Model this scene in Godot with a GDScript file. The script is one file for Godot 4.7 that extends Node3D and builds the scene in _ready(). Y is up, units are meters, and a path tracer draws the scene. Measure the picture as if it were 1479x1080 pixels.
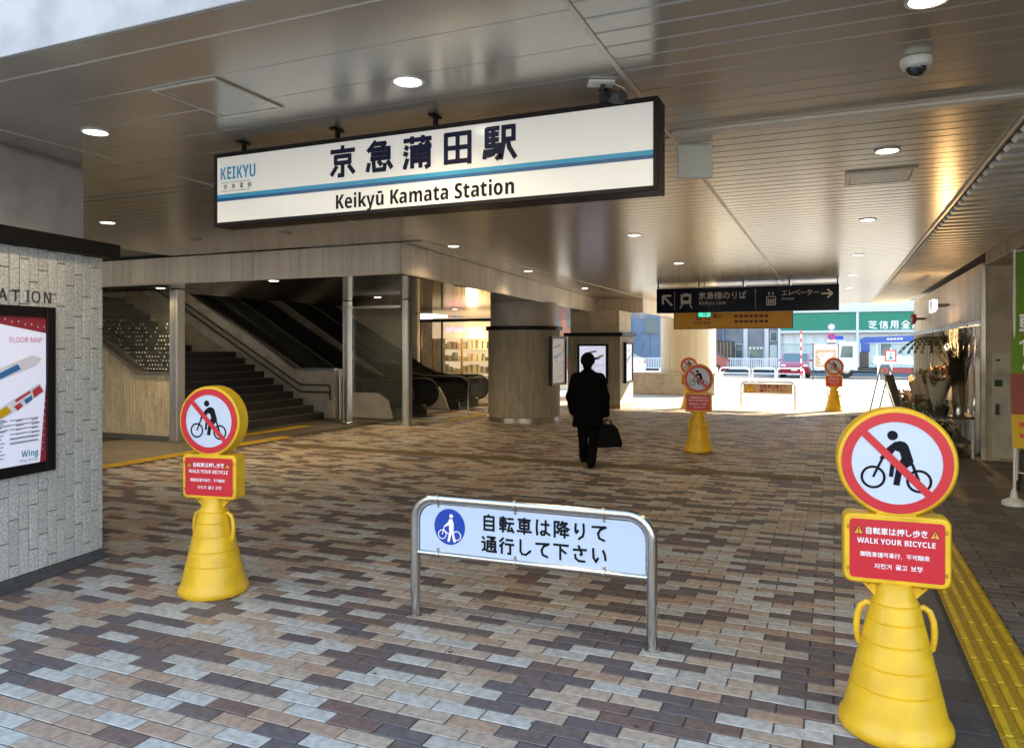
extends Node3D
# Entrance concourse of a railway station. World: x runs along the station front, -z leads into the concourse, y is up.

const CEIL := 3.15
const SOFFIT := 2.74
var M := {}
var used := {}
var tex := {}
var rng := RandomNumberGenerator.new()

# ---------------------------------------------------------------- mesh builder
class B:
	var st := SurfaceTool.new()
	var t := Transform3D.IDENTITY
	var col := Color.WHITE
	func _init():
		st.begin(Mesh.PRIMITIVE_TRIANGLES)
	func tri(a: Vector3, b: Vector3, c: Vector3, na: Vector3, nb: Vector3, nc: Vector3):
		if (b - a).cross(c - a).dot(na + nb + nc) > 0.0:
			var s := b; b = c; c = s
			s = nb; nb = nc; nc = s
		st.set_color(col); st.set_normal((t.basis * na).normalized()); st.add_vertex(t * a)
		st.set_color(col); st.set_normal((t.basis * nb).normalized()); st.add_vertex(t * b)
		st.set_color(col); st.set_normal((t.basis * nc).normalized()); st.add_vertex(t * c)
	func quad(a: Vector3, b: Vector3, c: Vector3, d: Vector3, n := Vector3.ZERO):
		if n == Vector3.ZERO: n = (b - a).cross(c - a).normalized()
		tri(a, b, c, n, n, n); tri(a, c, d, n, n, n)
	func _k(h: Vector3, b: float, s: Vector3, axis: int) -> Vector3:
		var p := Vector3(s.x * (h.x - b), s.y * (h.y - b), s.z * (h.z - b))
		p[axis] = s[axis] * h[axis]
		return p
	func box(c: Vector3, size: Vector3, bevel := 0.0):
		var h := size * 0.5
		var b := minf(bevel, minf(h.x, minf(h.y, h.z)) * 0.9)
		for i in 3:
			var j := (i + 1) % 3
			var k := (i + 2) % 3
			for s in [-1.0, 1.0]:
				var p := []
				for q in [[-1.0, -1.0], [1.0, -1.0], [1.0, 1.0], [-1.0, 1.0]]:
					var sv := Vector3.ZERO
					sv[i] = s; sv[j] = q[0]; sv[k] = q[1]
					p.append(c + _k(h, b, sv, i))
				var n := Vector3.ZERO
				n[i] = s
				quad(p[0], p[1], p[2], p[3], n)
			if b > 0.0:
				for si in [-1.0, 1.0]:
					for sj in [-1.0, 1.0]:
						var s0 := Vector3.ZERO
						s0[i] = si; s0[j] = sj; s0[k] = -1.0
						var s1 := s0
						s1[k] = 1.0
						var n2 := Vector3.ZERO
						n2[i] = si; n2[j] = sj
						quad(c + _k(h, b, s0, i), c + _k(h, b, s1, i), c + _k(h, b, s1, j), c + _k(h, b, s0, j), n2.normalized())
		if b > 0.0:
			for x in [-1.0, 1.0]:
				for y in [-1.0, 1.0]:
					for z in [-1.0, 1.0]:
						var s := Vector3(x, y, z)
						var n := s.normalized()
						tri(c + _k(h, b, s, 0), c + _k(h, b, s, 1), c + _k(h, b, s, 2), n, n, n)
	func bx(x0, x1, y0, y1, z0, z1, bevel := 0.0):
		box(Vector3((x0 + x1) * 0.5, (y0 + y1) * 0.5, (z0 + z1) * 0.5), Vector3(absf(x1 - x0), absf(y1 - y0), absf(z1 - z0)), bevel)
	func tube(pts: Array, r, seg := 8, caps := true):
		var n := pts.size()
		var rings := []
		var nrm := []
		var up := Vector3.UP
		var d0: Vector3 = (pts[1] - pts[0]).normalized()
		if absf(d0.dot(up)) > 0.9: up = Vector3.RIGHT
		var side := d0.cross(up).normalized()
		for i in n:
			var d: Vector3
			if i == 0: d = (pts[1] - pts[0]).normalized()
			elif i == n - 1: d = (pts[i] - pts[i - 1]).normalized()
			else: d = ((pts[i] - pts[i - 1]).normalized() + (pts[i + 1] - pts[i]).normalized()).normalized()
			side = (side - d * side.dot(d)).normalized()
			var o := d.cross(side)
			var rr: float = r[i] if r is Array else r
			var ring := []
			var rn := []
			for k in seg:
				var a := TAU * k / seg
				var v := side * cos(a) + o * sin(a)
				ring.append(pts[i] + v * rr); rn.append(v)
			rings.append(ring); nrm.append(rn)
		for i in n - 1:
			for k in seg:
				var q := (k + 1) % seg
				tri(rings[i][k], rings[i + 1][k], rings[i + 1][q], nrm[i][k], nrm[i + 1][k], nrm[i + 1][q])
				tri(rings[i][k], rings[i + 1][q], rings[i][q], nrm[i][k], nrm[i + 1][q], nrm[i][q])
		if caps:
			for e in [0, n - 1]:
				var d: Vector3 = (pts[0] - pts[1]).normalized() if e == 0 else (pts[n - 1] - pts[n - 2]).normalized()
				for k in seg:
					tri(pts[e], rings[e][k], rings[e][(k + 1) % seg], d, d, d)
	func lathe(prof: Array, seg := 24, a0 := 0.0, a1 := TAU):
		var m := prof.size()
		var sn := []
		for i in m - 1:
			var d: Vector2 = prof[i + 1] - prof[i]
			sn.append(Vector2(d.y, -d.x).normalized())
		for i in m - 1:
			var n0: Vector2 = sn[i]
			var n1: Vector2 = sn[i]
			if i > 0 and sn[i].dot(sn[i - 1]) > 0.75: n0 = (sn[i] + sn[i - 1]).normalized()
			if i < m - 2 and sn[i].dot(sn[i + 1]) > 0.75: n1 = (sn[i] + sn[i + 1]).normalized()
			for k in seg:
				var p := []
				var q := []
				for a in [a0 + (a1 - a0) * k / seg, a0 + (a1 - a0) * (k + 1) / seg]:
					var c := cos(a)
					var s := sin(a)
					p.append(Vector3(prof[i].x * c, prof[i].y, prof[i].x * s)); q.append(Vector3(n0.x * c, n0.y, n0.x * s))
					p.append(Vector3(prof[i + 1].x * c, prof[i + 1].y, prof[i + 1].x * s)); q.append(Vector3(n1.x * c, n1.y, n1.x * s))
				if prof[i].x > 1e-5: tri(p[0], p[1], p[2], q[0], q[1], q[2])
				if prof[i + 1].x > 1e-5: tri(p[1], p[3], p[2], q[1], q[3], q[2])
	func flat(poly: PackedVector2Array, z: float, nz := 1.0):
		var ix := Geometry2D.triangulate_polygon(poly)
		var n := Vector3(0, 0, nz)
		for i in range(0, ix.size(), 3):
			tri(Vector3(poly[ix[i]].x, poly[ix[i]].y, z), Vector3(poly[ix[i + 1]].x, poly[ix[i + 1]].y, z), Vector3(poly[ix[i + 2]].x, poly[ix[i + 2]].y, z), n, n, n)
	func prism(poly: PackedVector2Array, z0: float, z1: float, smooth := false):
		flat(poly, z1, 1.0 if z1 > z0 else -1.0)
		flat(poly, z0, -1.0 if z1 > z0 else 1.0)
		var n := poly.size()
		var cw := Geometry2D.is_polygon_clockwise(poly)
		var en := []
		for i in n:
			var d := poly[(i + 1) % n] - poly[i]
			var e := Vector2(d.y, -d.x).normalized()
			if cw: e = -e
			en.append(e)
		for i in n:
			var j := (i + 1) % n
			var n0: Vector2 = en[i]
			var n1: Vector2 = en[i]
			if smooth:
				if en[i].dot(en[(i + n - 1) % n]) > 0.7: n0 = (en[i] + en[(i + n - 1) % n]).normalized()
				if en[i].dot(en[j]) > 0.7: n1 = (en[i] + en[j]).normalized()
			var a := Vector3(poly[i].x, poly[i].y, z0)
			var b := Vector3(poly[j].x, poly[j].y, z0)
			var c := Vector3(poly[j].x, poly[j].y, z1)
			var d2 := Vector3(poly[i].x, poly[i].y, z1)
			var na := Vector3(n0.x, n0.y, 0)
			var nb := Vector3(n1.x, n1.y, 0)
			tri(a, b, c, na, nb, nb); tri(a, c, d2, na, nb, na)
	func ring(c: Vector2, r0: float, r1: float, z: float, seg := 40):
		var n := Vector3(0, 0, 1)
		for k in seg:
			var a := TAU * k / seg
			var b := TAU * (k + 1) / seg
			quad(Vector3(c.x + r0 * cos(a), c.y + r0 * sin(a), z), Vector3(c.x + r1 * cos(a), c.y + r1 * sin(a), z), Vector3(c.x + r1 * cos(b), c.y + r1 * sin(b), z), Vector3(c.x + r0 * cos(b), c.y + r0 * sin(b), z), n)
	func disc(c: Vector2, r: float, z: float, seg := 40, sx := 1.0):
		var n := Vector3(0, 0, 1)
		for k in seg:
			var a := TAU * k / seg
			var b := TAU * (k + 1) / seg
			tri(Vector3(c.x, c.y, z), Vector3(c.x + r * sx * cos(a), c.y + r * sin(a), z), Vector3(c.x + r * sx * cos(b), c.y + r * sin(b), z), n, n, n)
	var lift := 0
	func bar(a: Vector2, b: Vector2, w: float, z: float, ext := 0.0):
		var d := (b - a).normalized()
		var s := Vector2(-d.y, d.x) * w * 0.5
		var p := a - d * ext
		var q := b + d * ext
		lift = (lift + 1) % 8
		z += lift * 0.00012
		quad(Vector3(p.x + s.x, p.y + s.y, z), Vector3(q.x + s.x, q.y + s.y, z), Vector3(q.x - s.x, q.y - s.y, z), Vector3(p.x - s.x, p.y - s.y, z), Vector3(0, 0, 1))
	func mesh(mat: Material) -> ArrayMesh:
		var m := st.commit()
		if m.get_surface_count() > 0: m.surface_set_material(0, mat)
		return m

# ---------------------------------------------------------------- objects
func numbered(called: String) -> String:
	if not used.has(called):
		used[called] = 0
		return called
	used[called] += 1
	return "%s_%03d" % [called, used[called]]
func obj(b: B, called: String, mat: Material, parent: Node = self) -> MeshInstance3D:
	return inst(b.mesh(mat), called, null, parent)
func inst(mesh: Mesh, called: String, over: Material, parent: Node = self, at := Vector3.ZERO) -> MeshInstance3D:
	var o := MeshInstance3D.new()
	o.mesh = mesh
	o.position = at
	if over: o.material_override = over
	if parent == self:
		o.name = numbered(called)
		add_child(o)
	else:
		o.name = called
		parent.add_child(o, true)
	return o
func tag(o: Node, label: String, category: String, group := ""):
	o.set_meta("label", label); o.set_meta("category", category)
	if group != "": o.set_meta("group", group)
	return o
func kind(o: Node, k: String):
	o.set_meta("kind", k)
	return o
func thing(called: String, label: String, category: String, at := Vector3.ZERO, turn := 0.0, group := "") -> Node3D:
	var o := Node3D.new()
	o.name = numbered(called)
	add_child(o)
	o.position = at; o.rotation.y = deg_to_rad(turn)
	tag(o, label, category, group)
	return o
func structure(called: String) -> Node3D:
	var o := Node3D.new()
	o.name = numbered(called)
	add_child(o)
	return kind(o, "structure")
func W(u: float, y: float, v: float) -> Vector3:
	return Vector3(u, y, -v)
func rpoly(w: float, h: float, r: float, seg := 5) -> PackedVector2Array:
	var p := PackedVector2Array()
	for q in [[1, 1, 0.0], [-1, 1, 90.0], [-1, -1, 180.0], [1, -1, 270.0]]:
		for k in seg + 1:
			var a := deg_to_rad(q[2] + 90.0 * k / seg)
			p.append(Vector2(q[0] * (w * 0.5 - r) + r * cos(a), q[1] * (h * 0.5 - r) + r * sin(a)))
	return p
func P(a: Array) -> PackedVector2Array:
	var p := PackedVector2Array()
	for i in range(0, a.size(), 2): p.append(Vector2(a[i], a[i + 1]))
	return p

# ---------------------------------------------------------------- materials
func lin(r: float, g: float, b: float, a := 1.0) -> Color:
	var c := Color(r, g, b).linear_to_srgb()
	c.a = a
	return c
func noise_tex(key: String, size: int, freq: float, lo: float, hi: float, oct := 4, stretch := 1.0, speck := 0.0, tint := Color.WHITE) -> ImageTexture:
	if tex.has(key): return tex[key]
	var n := FastNoiseLite.new()
	n.seed = hash(key) % 10000
	n.noise_type = FastNoiseLite.TYPE_SIMPLEX_SMOOTH
	n.frequency = freq
	n.fractal_octaves = oct
	var src := n.get_seamless_image(size, int(size / stretch))
	if stretch != 1.0: src.resize(size, size, Image.INTERPOLATE_CUBIC)
	var im := Image.create(size, size, false, Image.FORMAT_RGB8)
	var r := RandomNumberGenerator.new()
	r.seed = hash(key)
	for y in size:
		for x in size:
			var v := lerpf(lo, hi, src.get_pixel(x, y).r)
			if speck > 0.0: v += r.randf_range(-speck, speck)
			v = clampf(v, 0.0, 1.0)
			im.set_pixel(x, y, Color(lerpf(1.0, v, 1.0) * tint.r, v * tint.g, v * tint.b))
	im.generate_mipmaps()
	tex[key] = ImageTexture.create_from_image(im)
	return tex[key]
func mat(key: String, r: float, g: float, b: float, rough := 0.6, metal := 0.0, opt := {}) -> StandardMaterial3D:
	var m := StandardMaterial3D.new()
	m.resource_name = key
	m.albedo_color = lin(r, g, b, opt.get("alpha", 1.0))
	m.roughness = rough
	m.metallic = metal
	m.metallic_specular = opt.get("spec", 0.5)
	if opt.has("alpha"): m.transparency = BaseMaterial3D.TRANSPARENCY_ALPHA
	if opt.has("emit"):
		m.emission_enabled = true
		m.emission = lin(opt.emit[0], opt.emit[1], opt.emit[2])
		m.emission_energy_multiplier = opt.get("energy", 1.0)
	if opt.has("tex"):
		m.albedo_texture = opt.tex
		m.uv1_triplanar = true
		m.uv1_world_triplanar = true
		var s: float = opt.get("scale", 1.0)
		m.uv1_scale = Vector3(s, s, s) if not opt.has("scale3") else opt.scale3
	if opt.has("rtex"):
		m.roughness_texture = opt.rtex
		m.roughness_texture_channel = BaseMaterial3D.TEXTURE_CHANNEL_RED
		m.uv1_triplanar = true
		m.uv1_world_triplanar = true
		if not opt.has("tex"):
			var s2: float = opt.get("scale", 1.0)
			m.uv1_scale = Vector3(s2, s2, s2) if not opt.has("scale3") else opt.scale3
	if opt.has("bump"):
		m.heightmap_enabled = true
		m.heightmap_texture = opt.bump
		m.heightmap_scale = opt.get("bump_scale", 0.05)
	if opt.get("vc", false): m.vertex_color_use_as_albedo = true
	if opt.has("coat"):
		m.clearcoat_enabled = true
		m.clearcoat = opt.coat
		m.clearcoat_roughness = opt.get("coat_rough", 0.1)
	if opt.has("backlight"):
		m.backlight_enabled = true
		m.backlight = opt.backlight
	M[key] = m
	return m
func materials():
	var fine := noise_tex("fine", 256, 0.03, 0.80, 1.06, 4, 1.0, 0.07)
	var soft := noise_tex("soft", 256, 0.012, 0.78, 1.12, 5)
	var smooth := noise_tex("smooth", 256, 0.01, 0.86, 1.08, 4, 1.0, 0.01)
	var streak := noise_tex("streak", 256, 0.02, 0.91, 1.04, 4, 8.0)
	var grit := noise_tex("grit", 256, 0.08, 0.70, 1.08, 4, 1.0, 0.12)
	var tone := {"tile_white": [.545, .525, .47], "tile_pale": [.49, .46, .405], "tile_beige": [.50, .405, .31], "tile_sand": [.46, .36, .275], "tile_tan": [.44, .305, .215], "tile_brown": [.165, .128, .114], "tile_plum": [.145, .122, .122], "tile_red": [.20, .13, .108]}
	for k in tone:
		mat(k, tone[k][0], tone[k][1], tone[k][2], 0.62, 0.0, {"tex": fine, "scale": 2.3, "rtex": soft, "bump": grit, "bump_scale": 0.06})
	mat("tile_field", 1, 1, 1, 0.62, 0.0, {"tex": fine, "scale": 2.3, "rtex": soft, "vc": true})
	mat("joint", .085, .08, .072, 0.9, 0.0, {"tex": fine, "scale": 3.0})
	mat("asphalt", .075, .08, .09, 0.85, 0.0, {"tex": grit, "scale": 1.2})
	mat("ground", .16, .155, .145, 0.85, 0.0, {"tex": fine, "scale": .8})
	mat("pave_light", .68, .64, .55, 0.8, 0.0, {"tex": fine, "scale": 1.1, "vc": true})
	mat("slab_dark", 1, 1, 1, 0.6, 0.0, {"tex": fine, "scale": 1.7, "vc": true, "rtex": soft})
	mat("tactile", .62, .41, .014, 0.5, 0.0, {"tex": smooth, "scale": 2.0})
	mat("tactile_base", .49, .31, .012, 0.6, 0.0, {"tex": grit, "scale": 2.0})  # gritty tile base, darker than its raised bars
	mat("tactile_worn", .20, .15, .06, 0.6, 0.0, {"tex": grit, "scale": 2.0})
	mat("ceil_strip", .55, .515, .46, 0.24, 0.62)
	mat("ceil_trim", .66, .60, .51, 0.35, 0.4)
	mat("ceil_dark", .26, .25, .235, 0.7)
	mat("louver", .78, .75, .68, 0.4, 0.1, {"tex": smooth, "scale": .7})
	mat("soffit", .17, .135, .10, 0.10, 0.75, {"tex": smooth, "scale": .5})
	for k in 3:
		var f: float = [1.0, .94, 1.04][k]
		mat("fascia_%d" % k, .88 * f, .78 * f, .65 * f, 0.38, 0.0, {"tex": streak, "scale3": Vector3(1.1, .35, 1.1)})
	mat("stone_0", .70, .695, .625, 0.75, 0.0, {"tex": grit, "scale": 1.9, "bump": grit, "bump_scale": 0.12})
	mat("stone_1", .65, .65, .59, 0.75, 0.0, {"tex": grit, "scale": 1.9, "bump": grit, "bump_scale": 0.12})
	mat("stone_2", .74, .73, .665, 0.75, 0.0, {"tex": grit, "scale": 1.9, "bump": grit, "bump_scale": 0.12})
	mat("stone_field", 1, 1, 1, 0.75, 0.0, {"tex": grit, "scale": 1.9, "vc": true})
	mat("mortar", .34, .33, .30, 0.9, 0.0, {"tex": fine, "scale": 2.0})
	mat("plinth", .10, .10, .098, 0.6, 0.0, {"tex": fine, "scale": 2.0})
	mat("panel_grey", .46, .44, .43, 0.5, 0.1, {"tex": smooth, "scale": .9})
	mat("black_trim", .009, .008, .009, 0.4, 0.0, {"spec": .3})
	mat("black", .010, .010, .011, 0.45)
	mat("rubber", .012, .012, .013, 0.6)
	mat("steel", .62, .61, .59, 0.24, 1.0, {"rtex": soft, "scale": 2.0})
	mat("steel_soft", .55, .54, .52, 0.34, 1.0, {"rtex": soft, "scale": 2.5})
	mat("white_paint", .78, .78, .77, 0.4)
	mat("wall_cream", .62, .54, .41, 0.6, 0.0, {"tex": smooth, "scale": .8})
	mat("wall_white", .70, .66, .58, 0.45, 0.0, {"tex": smooth, "scale": .7})
	mat("step", .055, .053, .05, 0.55, 0.0, {"tex": fine, "scale": 2.0})
	mat("step_nose", .30, .28, .24, 0.5)
	mat("glass", .16, .20, .18, 0.02, 0.0, {"alpha": .08})
	mat("glass_dark", .03, .033, .034, 0.05, 0.0, {"alpha": .82})
	mat("dot", .75, .76, .74, 0.6)
	mat("screen_white", .80, .80, .86, 0.25, 0.0, {"emit": [.72, .74, 1.0], "energy": .075})
	mat("screen_far", .80, .80, .86, 0.25, 0.0, {"emit": [.72, .74, 1.0], "energy": .16})
	mat("sign_white", .80, .78, .74, 0.16, 0.0, {"emit": [1.0, .98, .94], "energy": .03})  # faint glow added to brighten the unlit board face
	mat("sign_navy", .010, .012, .040, 0.35, 0.0, {"spec": .25})
	mat("sign_cyan", .03, .33, .58, 0.25)
	mat("sign_blue", .008, .10, .27, 0.25)
	mat("sign_grey", .06, .06, .065, 0.4)
	mat("sign_dark", .004, .007, .022, 0.18, 0.0, {"spec": .25})
	mat("sign_yellow", .72, .37, .012, 0.35)
	mat("letter_dim", .55, .56, .60, 0.35)
	mat("letter_brown", .13, .012, .006, 0.4)
	mat("exit_green", .02, .45, .25, 0.4, 0.0, {"emit": [.05, .8, .5], "energy": .3})
	mat("cone_yellow", .88, .525, .018, 0.38, 0.0, {"tex": noise_tex("yel", 256, 0.012, 0.87, 1.05, 6, 1.0, 0.03), "scale": 1.6, "coat": .15, "coat_rough": .35})
	mat("cone_groove", .50, .27, .005, 0.5)
	mat("sheet_red", .60, .022, .035, 0.35)
	mat("sheet_white", .60, .67, .80, 0.35)
	mat("sheet_print", .88, .86, .90, 0.4)
	mat("ink", .010, .011, .016, 0.5, 0.0, {"spec": .2})
	mat("warn_orange", .85, .38, .06, 0.4)
	mat("barrier_white", .54, .65, .83, 0.3)
	mat("barrier_blue", .006, .055, .40, 0.3)
	mat("barrier_tan", .50, .33, .21, 0.4)
	mat("map_blue", .04, .19, .45, 0.35)
	mat("map_red", .60, .05, .07, 0.35)
	mat("map_yellow", .72, .45, .01, 0.35)
	mat("map_pink", .70, .12, .25, 0.35)
	mat("map_maroon", .34, .03, .05, 0.35)
	mat("map_grey", .34, .35, .42, 0.35)
	mat("map_teal", .03, .28, .30, 0.35)
	mat("lamp_lens", .9, .9, .85, 0.3, 0.0, {"emit": [1.0, .95, .82], "energy": 4.0})
	mat("lamp_rim", .75, .73, .68, 0.3, 0.3)
	mat("plastic_white", .74, .74, .66, 0.4)
	mat("dome", .02, .02, .025, 0.05, 0.0, {"coat": 1.0})
	mat("skin", .42, .25, .17, 0.5)
	mat("cloth_coat", .0060, .0058, .0062, 0.95, 0.0, {"spec": .08, "tex": fine, "scale": 6.0})
	mat("cloth_trousers", .007, .007, .0075, 0.95, 0.0, {"spec": .08})
	mat("hair", .005, .0045, .0045, 0.8, 0.0, {"spec": .15})
	mat("leather", .006, .0058, .006, 0.6, 0.0, {"spec": .15})
	mat("green_sign", .0, .23, .135, 0.4)
	mat("window_glass", .10, .17, .17, 0.06, 0.1)
	mat("window_pale", .48, .60, .57, 0.12)
	mat("bank_white", .66, .70, .69, 0.5)
	mat("blue_wall", .16, .24, .34, 0.5, 0.0, {"tex": smooth, "scale": .3})
	mat("grey_wall", .22, .23, .24, 0.6, 0.0, {"tex": smooth, "scale": .3})
	mat("cladding", .42, .42, .40, 0.45, 0.1, {"tex": smooth, "scale": .4})
	mat("white_wall", .62, .62, .60, 0.6)
	mat("plaza_front", .44, .42, .385, 0.8, 0.0, {"tex": fine, "scale": .8})
	mat("flats_wall", .62, .57, .49, 0.7, 0.0, {"tex": soft, "scale": .2})
	mat("orange_wall", .52, .21, .12, 0.6, 0.0, {"tex": soft, "scale": .3})
	mat("beige_wall", .55, .47, .36, 0.6, 0.0, {"tex": soft, "scale": .3})
	mat("car_white", .72, .74, .74, 0.25, 0.0, {"coat": .8})
	mat("car_red", .28, .012, .03, 0.25, 0.0, {"coat": .8})
	mat("truck_blue", .02, .09, .36, 0.35)
	mat("tail_red", .5, .02, .02, 0.3)
	mat("flower_white", .62, .56, .50, 0.6, 0.0, {"backlight": Color(.3, .28, .25)})
	mat("flower_pink", .48, .13, .16, 0.6, 0.0, {"backlight": Color(.3, .1, .1)})
	mat("flower_red", .38, .02, .04, 0.6)
	mat("paper_tan", .42, .30, .19, 0.7, 0.0, {"backlight": Color(.2, .15, .1)})
	mat("paper_white", .58, .54, .48, 0.7, 0.0, {"backlight": Color(.25, .23, .2)})
	mat("leaf", .035, .075, .025, 0.5, 0.0, {"backlight": Color(.1, .16, .05)})
	mat("leaf_pale", .13, .17, .10, 0.55, 0.0, {"backlight": Color(.1, .14, .08)})
	mat("twig", .055, .034, .020, 0.8)
	mat("bulb", 1, .9, .7, 0.3, 0.0, {"emit": [1.0, .82, .5], "energy": 4.0})
	mat("banner_green", .13, .26, .012, 0.7, 0.0, {"backlight": Color(.2, .3, .03)})
	mat("banner_meat", .28, .07, .055, 0.7)
	mat("banner_yellow", .62, .42, .03, 0.7)
	mat("wood_frame", .30, .19, .10, 0.5)
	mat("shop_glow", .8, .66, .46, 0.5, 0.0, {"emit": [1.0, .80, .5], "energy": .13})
	mat("shop_pink", .8, .3, .5, 0.4, 0.0, {"emit": [1.0, .35, .62], "energy": .35})
	mat("goods_0", .62, .50, .34, 0.6)
	mat("goods_1", .60, .58, .50, 0.6)
	mat("goods_2", .42, .45, .36, 0.6)
	mat("goods_3", .58, .36, .34, 0.6)
	mat("handle_dark", .05, .05, .05, 0.4)
	mat("sign_glow", .8, .8, .9, 0.4, 0.0, {"emit": [.8, .85, 1.0], "energy": .3})
	mat("bollard_tan", .55, .49, .40, 0.7, 0.0, {"tex": smooth, "scale": 1.0})
	mat("column_cream", .62, .53, .38, 0.6, 0.0, {"tex": streak, "scale3": Vector3(.9, .2, .9)})

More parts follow.
